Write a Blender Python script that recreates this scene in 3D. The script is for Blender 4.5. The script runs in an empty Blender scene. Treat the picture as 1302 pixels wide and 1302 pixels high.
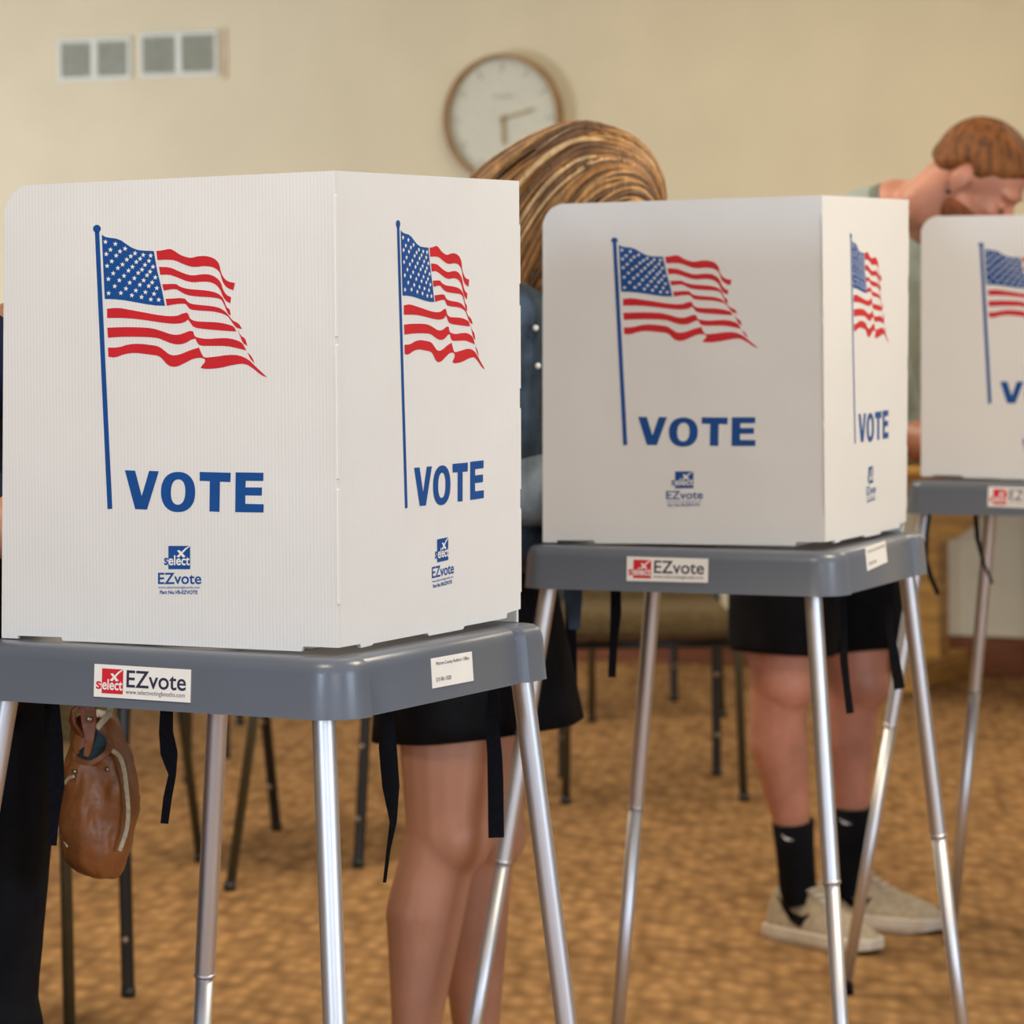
import bpy, bmesh, math, random
from mathutils import Vector as V, Matrix
random.seed(7)
SC = bpy.context.scene
COL = SC.collection

# ------------------------------------------------------------------ camera
FPX, CY, EYE, ROLL = 4500.0, 352.8, 1.284, 0.0091
cr, sr = math.cos(ROLL), math.sin(ROLL)
cd = bpy.data.cameras.new('camera'); cam = bpy.data.objects.new('camera', cd); COL.objects.link(cam)
cam.matrix_world = Matrix(((cr, sr, 0, 0), (0, 0, -1, 0), (-sr, cr, 0, EYE), (0, 0, 0, 1)))
cd.sensor_width = 36; cd.lens = FPX / 1302 * 36
cd.shift_y = -(651 - CY) / 1302
cd.clip_start = .1; cd.clip_end = 100
cd.dof.use_dof = True; cd.dof.focus_distance = 3.55; cd.dof.aperture_fstop = 10.5
SC.camera = cam
SC.view_settings.view_transform = 'Standard'; SC.view_settings.look = 'None'
SC.view_settings.gamma = 1; SC.view_settings.exposure = 0.56
try: SC.view_settings.use_curve_mapping = False
except Exception: pass
# ------------------------------------------------------------------ world and lights
w = bpy.data.worlds.new('world'); SC.world = w; w.use_nodes = True
w.node_tree.nodes['Background'].inputs[0].default_value = (.75, .85, 1, 1)
w.node_tree.nodes['Background'].inputs[1].default_value = 0.6
def area(name, loc, target, size, power, color, sy=None):
    l = bpy.data.lights.new(name, 'AREA'); l.energy = power; l.color = color
    l.shape = 'RECTANGLE'; l.size = size; l.size_y = sy or size
    o = bpy.data.objects.new(name, l); COL.objects.link(o); o.location = loc
    o.rotation_euler = (V(target) - V(loc)).to_track_quat('-Z', 'Y').to_euler()
    return o
COOL = (.66, .84, 1.0); WARM = (1.0, .88, .68)
area('window_light_camera_side', (-3.0, -2.2, 1.75), (0, 4.5, 1.1), .5, 80, (.62, .78, 1.0), .5)
area('window_light_right', (4.6, .5, 1.5), (0.3, 4.5, .9), 1.6, 76, (.66, .82, 1.0), 1.6)
area('window_light_left', (-3.9, 10.6, .9), (-1.0, 12.8, 1.3), .9, 50, (.80, .86, 1.0), 1.0)
area('fill_light_behind_camera', (1.6, -3.2, 1.7), (0.3, 5, 1.0), 2.6, 70, (.74, .85, 1.0), 1.5)  # added soft fill that brightens the sides facing the camera
for i, (x, y) in enumerate(((-.8, 2.2), (1.6, 4.2), (-.9, 7.0), (2.6, 8.3), (0.3, 10.0))):
    area('ceiling_lamp', (x, y, 2.84), (x, y, 0), .9, (28, 44, 38, 27, 14)[i], WARM)

# ------------------------------------------------------------------ helpers
class MB:
    def __init__(s): s.v = []; s.f = []; s.m = []
    def add(s, vs, fs, m=0):
        b = len(s.v); s.v += [tuple(p) for p in vs]; s.f += [tuple(b + i for i in f) for f in fs]; s.m += [m] * len(fs)
    def box(s, c, size, m=0, R=None):
        c = V(c); h = V(size) / 2; vs = []
        for z in (-1, 1):
            for x, y in ((-1, -1), (1, -1), (1, 1), (-1, 1)):
                p = V((x * h.x, y * h.y, z * h.z)); vs.append(c + (R @ p if R else p))
        s.add(vs, [(3, 2, 1, 0), (4, 5, 6, 7), (0, 1, 5, 4), (1, 2, 6, 5), (2, 3, 7, 6), (3, 0, 4, 7)], m)
    def loft(s, rings, m=0, cap=True):
        n = len(rings[0]); vs = [p for r in rings for p in r]; fs = []
        for i in range(len(rings) - 1):
            for j in range(n):
                k = (j + 1) % n; fs.append((i * n + j, i * n + k, (i + 1) * n + k, (i + 1) * n + j))
        if cap: fs += [tuple(range(n))[::-1], tuple(range((len(rings) - 1) * n, len(rings) * n))]
        s.add(vs, fs, m)
    def tube(s, pts, rs, m=0, n=16, cap=True):
        pts = [V(p) for p in pts]
        if not hasattr(rs, '__len__'): rs = [rs] * len(pts)
        rings = []; up = V((0.13, .31, .94))
        t0 = (pts[1] - pts[0]).normalized()
        a = t0.cross(up)
        if a.length < .1: a = t0.cross(V((1, 0, 0)))
        a.normalize()
        for i, p in enumerate(pts):
            t = (pts[min(i + 1, len(pts) - 1)] - pts[max(i - 1, 0)]).normalized()
            a = (a - t * a.dot(t)).normalized(); b = t.cross(a)
            r = rs[i]; ra, rb = (r if hasattr(r, '__len__') else (r, r))
            rings.append([p + a * math.cos(q) * ra + b * math.sin(q) * rb for q in [2 * math.pi * k / n for k in range(n)]])
        s.loft(rings, m, cap)
    def ball(s, c, r, m=0, R=None, n=20):
        c = V(c); r = V(r) if hasattr(r, '__len__') else V((r, r, r)); k = n // 2; vs = []
        vs.append(c + ((R @ V((0, 0, r.z))) if R else V((0, 0, r.z))))
        for i in range(1, k):
            for j in range(n):
                t = math.pi * i / k; q = 2 * math.pi * j / n
                p = V((math.sin(t) * math.cos(q) * r.x, math.sin(t) * math.sin(q) * r.y, math.cos(t) * r.z))
                vs.append(c + (R @ p if R else p))
        vs.append(c + ((R @ V((0, 0, -r.z))) if R else V((0, 0, -r.z))))
        fs = [(0, 1 + j, 1 + (j + 1) % n) for j in range(n)]
        for i in range(k - 2):
            for j in range(n):
                a = 1 + i * n + j; b = 1 + i * n + (j + 1) % n; fs.append((a, a + n, b + n, b))
        e = len(vs) - 1; fs += [(e, 1 + (k - 2) * n + (j + 1) % n, 1 + (k - 2) * n + j) for j in range(n)]
        s.add(vs, fs, m)
    def cone(s, p0, r0, p1, r1):          # round cone, for remeshed bodies
        s.ball(p0, r0, n=16); s.ball(p1, r1, n=16); s.tube([p0, p1], [r0, r1], n=16)
    def ribbon(s, pts, wdir, width, th, m=0):
        pts = [V(p) for p in pts]; rings = []
        for i, p in enumerate(pts):
            t = (pts[min(i + 1, len(pts) - 1)] - pts[max(i - 1, 0)]).normalized()
            wd = V(wdir[i] if isinstance(wdir, list) else wdir); wd = (wd - t * wd.dot(t)).normalized(); nn = t.cross(wd)
            ww = (width[i] if hasattr(width, '__len__') else width) / 2
            rings.append([p + wd * ww + nn * th / 2, p - wd * ww + nn * th / 2, p - wd * ww - nn * th / 2, p + wd * ww - nn * th / 2])
        s.loft(rings, m)
    def mesh(s, name, mats, smooth=False):
        me = bpy.data.meshes.new(name); me.from_pydata(s.v, [], s.f)
        for m in (mats if isinstance(mats, (list, tuple)) else [mats]): me.materials.append(m)
        for p, mi in zip(me.polygons, s.m): p.material_index = mi; p.use_smooth = bool(smooth)
        bm = bmesh.new(); bm.from_mesh(me); bmesh.ops.recalc_face_normals(bm, faces=bm.faces); bm.to_mesh(me); bm.free()
        me.update(); return me
    def build(s, name, mats, parent=None, smooth=False, bevel=0, loc=None, label=None, bseg=2):
        me = s.mesh(name, mats, smooth)
        return link(name, me, parent, bevel, label, bseg, smooth)
def link(name, me, parent=None, bevel=0, label=None, bseg=2, smooth=False):
    o = bpy.data.objects.new(name, me); COL.objects.link(o)
    if parent:
        o.parent = parent; o.matrix_parent_inverse = wm(parent).inverted()
    if bevel:
        b = o.modifiers.new('bevel', 'BEVEL'); b.width = bevel; b.segments = bseg; b.limit_method = 'ANGLE'; b.angle_limit = math.radians(40)
    if smooth == 'auto': pass
    if label: o['label'] = label
    return o
def wm(o):
    m = Matrix.Translation(o.location) @ o.rotation_euler.to_matrix().to_4x4()
    return (wm(o.parent) @ o.matrix_parent_inverse @ m) if o.parent else m
def tag(o, label=None, cat=None, group=None, kind=None):
    if label: o['label'] = label
    if cat: o['category'] = cat
    if group: o['group'] = group
    if kind: o['kind'] = kind
    return o
def empty(name, loc, label, cat, group=None):
    o = bpy.data.objects.new(name, None); COL.objects.link(o); o.location = loc; o.empty_display_size = .1
    return tag(o, label, cat, group)
def remesh(mb, name, mats, parent, voxel=.006, smooth=5, label=None):
    me = mb.mesh(name, mats, True); o = bpy.data.objects.new('tmp', me); COL.objects.link(o)
    r = o.modifiers.new('r', 'REMESH'); r.mode = 'VOXEL'; r.voxel_size = voxel; r.use_smooth_shade = True
    s = o.modifiers.new('s', 'SMOOTH'); s.iterations = smooth; s.factor = .5
    bpy.context.view_layer.update(); dg = bpy.context.evaluated_depsgraph_get()
    m2 = bpy.data.meshes.new_from_object(o.evaluated_get(dg), depsgraph=dg); bpy.data.objects.remove(o); m2.name = name
    m2.materials.clear()
    for m in (mats if isinstance(mats, (list, tuple)) else [mats]): m2.materials.append(m)
    for p in m2.polygons: p.use_smooth = True; p.material_index = 0
    return link(name, m2, parent, label=label)
# pixel of the photograph -> direction; used for measuring where a thing stands
def uw(px, py):
    a, b = px - 651, CY - py
    return (cr * a + sr * b) / FPX, (-sr * a + cr * b) / FPX
def P(px, py, D):
    u, w_ = uw(px, py); return V((u * D, D, EYE + w_ * D))
def FL(px, py, z=0):
    u, w_ = uw(px, py); D = (z - EYE) / w_; return V((u * D, D, z))
class Plane:
    def __init__(s, o, r, u):
        s.o = V(o); s.r = V(r).normalized(); u = V(u); s.u = (u - s.r * u.dot(s.r)).normalized(); s.n = s.r.cross(s.u)
    def hit(s, px, py):
        u, w_ = uw(px, py); d = V((u, 1, w_)); e = V((0, 0, EYE)); t = (s.o - e).dot(s.n) / d.dot(s.n)
        q = e + d * t - s.o; return q.dot(s.r), q.dot(s.u)
    def pt(s, a, b, off=0): return s.o + s.r * a + s.u * b + s.n * off

# ------------------------------------------------------------------ materials
def mat(name, col, rough=.6, metal=0, noise=0, nscale=30, bump=0, bscale=200, spec=.5, sss=0, coat=0, stretch=None, col2=None, sheen=0, trans=0, aniso=0):
    m = bpy.data.materials.new(name); m.use_nodes = True; nt = m.node_tree; b = nt.nodes['Principled BSDF']
    b.inputs['Base Color'].default_value = (*col, 1); b.inputs['Roughness'].default_value = rough; b.inputs['Metallic'].default_value = metal
    b.inputs['Specular IOR Level'].default_value = spec
    if coat: b.inputs['Coat Weight'].default_value = coat
    if sss: b.inputs['Subsurface Weight'].default_value = sss; b.inputs['Subsurface Radius'].default_value = (.01, .004, .002); b.inputs['Subsurface Scale'].default_value = 1
    if sheen: b.inputs['Sheen Weight'].default_value = sheen
    tc = nt.nodes.new('ShaderNodeTexCoord'); mp = nt.nodes.new('ShaderNodeMapping'); nt.links.new(tc.outputs['Object'], mp.inputs[0])
    if stretch: mp.inputs['Scale'].default_value = stretch
    if noise or col2:
        n = nt.nodes.new('ShaderNodeTexNoise'); n.inputs['Scale'].default_value = nscale; n.inputs['Detail'].default_value = 4; nt.links.new(mp.outputs[0], n.inputs[0])
        c = nt.nodes.new('ShaderNodeValToRGB'); c.color_ramp.elements[0].position = .35; c.color_ramp.elements[1].position = .65
        c2 = col2 or [min(1, x * (1 + noise)) for x in col]; c1 = col if col2 else [x * (1 - noise) for x in col]
        c.color_ramp.elements[0].color = (*c1, 1); c.color_ramp.elements[1].color = (*c2, 1)
        nt.links.new(n.outputs[0], c.inputs[0]); nt.links.new(c.outputs[0], b.inputs['Base Color'])
    if bump:
        n = nt.nodes.new('ShaderNodeTexNoise'); n.inputs['Scale'].default_value = bscale; n.inputs['Detail'].default_value = 3; nt.links.new(mp.outputs[0], n.inputs[0])
        bp = nt.nodes.new('ShaderNodeBump'); bp.inputs['Strength'].default_value = bump; bp.inputs['Distance'].default_value = .003
        nt.links.new(n.outputs[0], bp.inputs['Height']); nt.links.new(bp.outputs[0], b.inputs['Normal'])
    return m
M_wall = mat('cream_wall_paint', (.70, .625, .43), .75, noise=.03, nscale=3, bump=.15, bscale=90)
M_ceil = mat('ceiling_white', (.80, .78, .72), .8, noise=.02)
M_trim = mat('stained_wood_trim', (.17, .05, .013), .45, noise=.25, nscale=8, stretch=(1, 1, 12))
M_wood = mat('honey_oak', (.50, .26, .055), .45, noise=.25, nscale=6, stretch=(1, 1, 8))
M_tray = mat('grey_moulded_plastic', (.108, .122, .152), .30, noise=.04, nscale=5, bump=.05, bscale=700, spec=.5)
M_alu = mat('brushed_aluminium', (.70, .70, .73), .46, metal=1, noise=.04, nscale=40, stretch=(1, 1, .05))
M_web = mat('black_webbing', (.004, .004, .006), .9, spec=.15, noise=.3, nscale=300, bump=.3, bscale=600)
M_blue = mat('blue_print', (.002, .066, .27), .45, noise=.05)
M_red = mat('red_print', (.56, .014, .022), .45, noise=.05)
M_white = mat('white_print', (.80, .79, .77), .5, noise=.02)
M_sred = mat('label_red', (.62, .015, .03), .4, noise=.03)
M_ink = mat('label_ink', (.025, .025, .06), .5, noise=.05)
M_paper = mat('label_paper', (.82, .80, .76), .45, noise=.02)
M_skin = mat('skin_tanned', (.50, .235, .145), .45, noise=.10, nscale=9, sss=.25, bump=.08, bscale=300)
M_skin2 = mat('skin_ruddy', (.56, .25, .17), .5, noise=.16, nscale=14, sss=.25, bump=.08, bscale=300)
M_black = mat('black_cloth', (.0045, .0045, .006), .9, spec=.15, noise=.3, nscale=20, bump=.4, bscale=60)
M_navy = mat('navy_cloth', (.010, .016, .045), .8, spec=.2, noise=.25, nscale=20, bump=.4, bscale=50)
M_denim = mat('denim', (.035, .058, .090), .85, noise=.45, nscale=24, bump=.6, bscale=60)
M_denim2 = mat('pale_denim_lining', (.20, .25, .29), .85, noise=.25, nscale=24, bump=.5, bscale=60)
M_shirt = mat('pale_grey_green_shirt', (.40, .47, .43), .8, noise=.12, nscale=16, bump=.5, bscale=40)
M_leath = mat('tan_leather', (.205, .070, .018), .45, noise=.35, nscale=14, bump=.5, bscale=70, spec=.5)
M_leath2 = mat('dark_tan_leather', (.20, .055, .015), .5, noise=.3, nscale=20, bump=.5, bscale=120)
M_canvas = mat('cream_zip_tape', (.46, .38, .24), .8, noise=.15, nscale=200, bump=.5, bscale=500)
M_line = mat('dark_lining', (.010, .025, .03), .8, noise=.3)
M_brass = mat('aged_metal', (.35, .30, .25), .35, metal=1, noise=.1)
M_uph = mat('olive_upholstery', (.105, .070, .024), .9, noise=.2, nscale=60, bump=.4, bscale=300)
M_frame = mat('black_chair_frame', (.012, .011, .010), .4, noise=.1, spec=.5)
M_olive = mat('olive_chair_leg', (.065, .055, .028), .4, noise=.1, metal=.3)
M_shoe = mat('beige_knit', (.44, .36, .25), .85, noise=.12, nscale=60, bump=.5, bscale=400)
M_sole = mat('pale_sole', (.62, .54, .44), .6, noise=.06)
M_hairr = mat('ginger_hair', (.23, .075, .012), .6, noise=.5, nscale=70, bump=1, bscale=420, stretch=(1, 1, .35))
M_beard = mat('ginger_beard', (.20, .05, .012), .7, noise=.35, nscale=60, bump=1, bscale=300)
M_dkhair = mat('dark_brown_hair', (.03, .016, .009), .5, noise=.3, nscale=40, bump=1, bscale=200)
HAIR = [mat('blond_lock', (.42, .22, .072), .42, noise=.3, nscale=70, stretch=(1, 1, .25), bump=.8, bscale=260),
        mat('honey_lock', (.30, .135, .038), .42, noise=.3, nscale=70, stretch=(1, 1, .25), bump=.8, bscale=260),
        mat('brown_lock', (.13, .058, .018), .42, noise=.3, nscale=70, stretch=(1, 1, .25), bump=.8, bscale=260),
        mat('pale_lock', (.52, .33, .15), .42, noise=.3, nscale=70, stretch=(1, 1, .25), bump=.8, bscale=260)]
M_eye = mat('eye_white', (.8, .78, .74), .2, noise=.02)
M_lip = mat('lip', (.42, .13, .10), .5, noise=.05)
M_clockr = mat('clock_rim_wood', (.36, .22, .09), .5, noise=.15, nscale=20)
M_face = mat('clock_face', (.62, .62, .50), .6, noise=.03)
M_hand = mat('clock_hand', (.40, .30, .14), .4, noise=.1)
M_ventf = mat('vent_frame_white', (.72, .74, .66), .5, noise=.03)
M_slat = mat('vent_slat_grey', (.42, .44, .36), .5, noise=.06)
M_ventd = mat('vent_duct_dark', (.12, .13, .10), .8, noise=.1)
M_pen = mat('blue_pen', (.02, .05, .3), .3, noise=.05)
# coroplast: fine vertical flutes, lets a little light through
def coroplast():
    m = bpy.data.materials.new('white_corrugated_plastic'); m.use_nodes = True; nt = m.node_tree; b = nt.nodes['Principled BSDF']; L = nt.links.new
    b.inputs['Base Color'].default_value = (.82, .81, .79, 1); b.inputs['Roughness'].default_value = .42
    tc = nt.nodes.new('ShaderNodeTexCoord'); wv = nt.nodes.new('ShaderNodeTexWave'); wv.wave_type = 'BANDS'; wv.bands_direction = 'X'
    at = nt.nodes.new('ShaderNodeAttribute'); at.attribute_name = 'flute'
    L(at.outputs['Vector'], wv.inputs[0]); wv.inputs['Scale'].default_value = 78; wv.inputs['Distortion'].default_value = 0
    bp = nt.nodes.new('ShaderNodeBump'); bp.inputs['Strength'].default_value = .15; bp.inputs['Distance'].default_value = .0006
    n = nt.nodes.new('ShaderNodeTexNoise'); n.inputs['Scale'].default_value = 5; L(tc.outputs['Object'], n.inputs[0])
    bp2 = nt.nodes.new('ShaderNodeBump'); bp2.inputs['Strength'].default_value = .25; bp2.inputs['Distance'].default_value = .02
    L(n.outputs[0], bp2.inputs['Height']); L(wv.outputs[0], bp.inputs['Height']); L(bp2.outputs[0], bp.inputs['Normal']); L(bp.outputs[0], b.inputs['Normal'])
    mx = nt.nodes.new('ShaderNodeMix'); mx.data_type = 'RGBA'; mx.inputs[6].default_value = (.80, .79, .775, 1); mx.inputs[7].default_value = (.85, .84, .825, 1)
    L(wv.outputs[0], mx.inputs[0]); L(mx.outputs[2], b.inputs['Base Color'])
    tr = nt.nodes.new('ShaderNodeBsdfTranslucent'); tr.inputs[0].default_value = (.85, .80, .72, 1)
    ms = nt.nodes.new('ShaderNodeMixShader'); ms.inputs[0].default_value = .12
    L(b.outputs[0], ms.inputs[1]); L(tr.outputs[0], ms.inputs[2]); L(ms.outputs[0], nt.nodes['Material Output'].inputs[0])
    return m
M_coro = coroplast()
def carpet():
    m = bpy.data.materials.new('loop_carpet'); m.use_nodes = True; nt = m.node_tree; b = nt.nodes['Principled BSDF']; L = nt.links.new
    b.inputs['Roughness'].default_value = .95; b.inputs['Specular IOR Level'].default_value = .1
    tc = nt.nodes.new('ShaderNodeTexCoord'); mp = nt.nodes.new('ShaderNodeMapping'); mp.inputs['Scale'].default_value = (31, 12, 1); mp.inputs['Rotation'].default_value = (0, 0, .25)
    L(tc.outputs['Object'], mp.inputs[0])
    v = nt.nodes.new('ShaderNodeTexVoronoi'); v.feature = 'SMOOTH_F1'; v.inputs['Scale'].default_value = 1; v.inputs['Randomness'].default_value = .6
    L(mp.outputs[0], v.inputs[0])
    r = nt.nodes.new('ShaderNodeValToRGB'); r.color_ramp.elements[0].position = .15; r.color_ramp.elements[1].position = .62
    r.color_ramp.elements[0].color = (.43, .243, .100, 1); r.color_ramp.elements[1].color = (.205, .110, .044, 1)
    L(v.outputs['Distance'], r.inputs[0])
    n = nt.nodes.new('ShaderNodeTexNoise'); n.inputs['Scale'].default_value = 2.2; n.inputs['Detail'].default_value = 5; L(tc.outputs['Object'], n.inputs[0])
    mx = nt.nodes.new('ShaderNodeMix'); mx.data_type = 'RGBA'; mx.blend_type = 'MULTIPLY'; mx.inputs[0].default_value = .30
    r2 = nt.nodes.new('ShaderNodeValToRGB'); r2.color_ramp.elements[0].position = .35; r2.color_ramp.elements[1].position = .65
    r2.color_ramp.elements[0].color = (.72, .70, .66, 1); r2.color_ramp.elements[1].color = (1.1, 1.1, 1.1, 1)
    L(n.outputs[0], r2.inputs[0]); L(r.outputs[0], mx.inputs[6]); L(r2.outputs[0], mx.inputs[7]); L(mx.outputs[2], b.inputs['Base Color'])
    bp = nt.nodes.new('ShaderNodeBump'); bp.inputs['Strength'].default_value = .6; bp.inputs['Distance'].default_value = .004; bp.invert = True
    L(v.outputs['Distance'], bp.inputs['Height']); L(bp.outputs[0], b.inputs['Normal'])
    return m
M_carpet = carpet()

# ------------------------------------------------------------------ the room (turned 25 degrees to the camera)
YAW = .4416
E1 = V((math.cos(YAW), -math.sin(YAW), 0)); E2 = V((math.sin(YAW), math.cos(YAW), 0)); UP = V((0, 0, 1))
RW = V((.469, 11.79, 0))                     # a point at the foot of the back wall
RM = Matrix((E1, E2, UP)).transposed()
def room(a, b, z=0): return RW + E1 * a + E2 * b + UP * z
CH = 2.9
def struct(name, mb, m, bevel=0): o = mb.build(name, m, bevel=bevel); o['kind'] = 'structure'; return o
A0, A1, B0 = -4.6, 11.5, -16.5
def rbox(mb, a0, a1, b0, b1, z0, z1, m=0): mb.box(room((a0 + a1) / 2, (b0 + b1) / 2, (z0 + z1) / 2), (a1 - a0, b1 - b0, z1 - z0), m, RM)
q = MB(); rbox(q, A0 - .2, A1 + .2, B0 - .2, .2, -.1, 0); struct('floor', q, M_carpet)
q = MB(); rbox(q, A0 - .2, A1 + .2, B0 - .2, .2, CH, CH + .1); struct('ceiling', q, M_ceil)
q = MB(); rbox(q, A0 - .2, A1 + .2, 0, .2, 0, CH); struct('wall_back', q, M_wall)
q = MB(); rbox(q, A0 - .2, A0, B0, 0, 0, CH); struct('wall_left', q, M_wall)
q = MB(); rbox(q, A1, A1 + .2, B0, 0, 0, CH); struct('wall_right', q, M_wall)
q = MB(); rbox(q, A0 - .2, A1 + .2, B0 - .2, B0, 0, CH); struct('wall_front', q, M_wall)
q = MB(); rbox(q, A0, A1, -.016, 0, 0, .125); struct('baseboard_back', q, M_trim, .004)
q = MB(); rbox(q, A0, A0 + .016, B0, -.016, 0, .125); struct('baseboard_left', q, M_trim, .004)
# plane of the back wall
WP = Plane(room(0, 0), E1, UP)

# air grilles
def grille(x0, y0, x1, y1, label):
    a0, z1 = WP.hit(x0, y0); a1, z0 = WP.hit(x1, y1)
    t = empty('air_grille', WP.pt((a0 + a1) / 2, z0, .001), label, 'air vent', 'air grilles high on the back wall')
    am = (a0 + a1) / 2; fw = .014
    q = MB(); rbox(q, a0, a1, -.012, 0, z1 - fw, z1); rbox(q, a0, a1, -.012, 0, z0, z0 + fw)
    rbox(q, a0, a0 + fw, -.012, 0, z0 + fw, z1 - fw); rbox(q, a1 - fw, a1, -.012, 0, z0 + fw, z1 - fw); rbox(q, am - .013, am + .013, -.012, 0, z0 + fw, z1 - fw)
    q.build('grille_frame', M_ventf, t, bevel=.002)
    q = MB(); rbox(q, a0 + fw, a1 - fw, -.002, 0, z0 + fw, z1 - fw); q.build('duct_backing', M_ventd, t)
    for (s0, s1) in ((a0 + fw, am - .013), (am + .013, a1 - fw)):
        q = MB(); n = 9
        for i in range(n):
            z = z0 + fw + (i + .5) * (z1 - z0 - 2 * fw) / n
            q.box(room((s0 + s1) / 2, -.007, z), (s1 - s0, .010, .0035 * 2.2), 0, RM @ Matrix.Rotation(.75, 3, 'X'))
        q.build('louvre_slats', M_slat, t)
grille(75, 50.5, 168.5, 100.5, 'white metal air grille high on the cream wall, the left of the two')
grille(179, 42.5, 279, 95.5, 'white metal air grille high on the cream wall, the right one, nearer the clock')
a0, z1 = WP.hit(283, 36); a1, z0 = WP.hit(289, 100)
q = MB(); rbox(q, a0, a1, -.006, 0, z0, z1); tag(q.build('wall_patch_strip', mat('aged_tape', (.62, .50, .33), .8, noise=.1)), 'narrow tan strip on the wall just right of the air grilles', 'strip')

# clock
ca, cz = WP.hit(643, 151); ra = (WP.hit(725, 151)[0] - WP.hit(563, 151)[0]) / 2; cR = (WP.hit(643, 77)[1] - WP.hit(643, 225)[1]) / 2
cR = (ra + cR) / 2
ck = empty('wall_clock', WP.pt(ca, cz, .001), 'large round wall clock with thin wooden rim and pale face behind the blond voter', 'clock')
def ring(mb, r0, r1, d0, d1, n=64, m=0):
    rings = []
    for (r, d) in ((r1, d0), (r1, d1), (r0, d1), (r0, d0)):
        rings.append([WP.pt(ca + math.cos(t) * r, cz + math.sin(t) * r, d) for t in [2 * math.pi * i / n for i in range(n)]])
    rings.append(rings[0]); mb.loft(rings, m, cap=False)
q = MB(); ring(q, cR - .013, cR, 0, .045); q.build('clock_rim', M_clockr, ck, smooth=False, bevel=.003)
q = MB(); q.loft([[WP.pt(ca + math.cos(t) * (cR - .014), cz + math.sin(t) * (cR - .014), d) for t in [2 * math.pi * i / 64 for i in range(64)]] for d in (.001, .018)]); q.build('clock_face', M_face, ck)
M_mark = mat('clock_grey', (.40, .42, .34), .6, noise=.1); q = MB(); q.box((0, 0, 0), (.008, .001, .032)); mk_me = q.mesh('hour_mark', M_mark)
for i in range(12):
    t = math.pi * i / 6; rr = cR - .045; o = link('hour_mark', mk_me, ck)
    o.matrix_parent_inverse = wm(ck).inverted(); o.location = WP.pt(ca + math.cos(t) * rr, cz + math.sin(t) * rr, .0195); o.rotation_euler = (RM @ Matrix.Rotation(math.pi / 2 - t, 3, 'Y')).to_euler()
def chand(dx, dy, w_, name):
    q = MB(); a = V((ca, cz)); L_ = math.hypot(dx, dy); t = math.atan2(dy, dx); c = WP.pt(ca + dx / 2, cz + dy / 2, .024)
    q.box(c, (L_, .002, w_), 0, RM @ Matrix.Rotation(-t, 3, 'Y')); q.build(name, M_hand, ck)
chand(.115, .028, .010, 'minute_hand'); chand(.004, -.085, .014, 'hour_hand')
q = MB(); q.ball(WP.pt(ca, cz, .026), .010); q.build('hand_hub', M_hand, ck, smooth=True)
q = MB(); q.box(WP.pt(ca + .0, cz + .075, .0195), (.075, .001, .010), 0, RM); q.build('maker_mark', mat('clock_mark', (.46, .46, .38), .6, noise=.05), ck)

# ------------------------------------------------------------------ lettering
_txt = {}
def text_mesh(body, bold=0):
    k = (body, bold)
    if k in _txt: return _txt[k]
    c = bpy.data.curves.new('t', 'FONT'); c.body = body; c.resolution_u = 4; c.offset = bold; c.fill_mode = 'FRONT'
    o = bpy.data.objects.new('t', c); COL.objects.link(o); bpy.context.view_layer.update(); dg = bpy.context.evaluated_depsgraph_get()
    me = bpy.data.meshes.new_from_object(o.evaluated_get(dg), depsgraph=dg); bpy.data.objects.remove(o)
    vs = [(v.co.x, v.co.y) for v in me.vertices]; fs = [tuple(p.vertices) for p in me.polygons]
    xs = [v[0] for v in vs]; ys = [v[1] for v in vs]; r = (vs, fs, min(xs), max(xs), min(ys), max(ys)); _txt[k] = r; return r
def tri(poly):       # fill a concave outline: uses a 2-D curve
    c = bpy.data.curves.new('t', 'CURVE'); c.dimensions = '2D'; c.fill_mode = 'FRONT'
    for loop in (poly if isinstance(poly[0][0], (list, tuple)) else [poly]):
        s = c.splines.new('POLY'); s.points.add(len(loop) - 1)
        for p, (x, y) in zip(s.points, loop): p.co = (x, y, 0, 1)
        s.use_cyclic_u = True
    o = bpy.data.objects.new('t', c); COL.objects.link(o); bpy.context.view_layer.update(); dg = bpy.context.evaluated_depsgraph_get()
    me = bpy.data.meshes.new_from_object(o.evaluated_get(dg), depsgraph=dg); bpy.data.objects.remove(o)
    return [(v.co.x, v.co.y) for v in me.vertices], [tuple(p.vertices) for p in me.polygons]
def smooth_poly(p, it=1):
    for _ in range(it):
        q = []
        for i in range(len(p)):
            a, b, c = V(p[i - 1]), V(p[i]), V(p[(i + 1) % len(p)])
            if (b - a).normalized().dot((c - b).normalized()) < .55: q.append(tuple(b))
            else: q.append(tuple(b * .75 + a * .25)); q.append(tuple(b * .75 + c * .25))
        p = q
    return p
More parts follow.
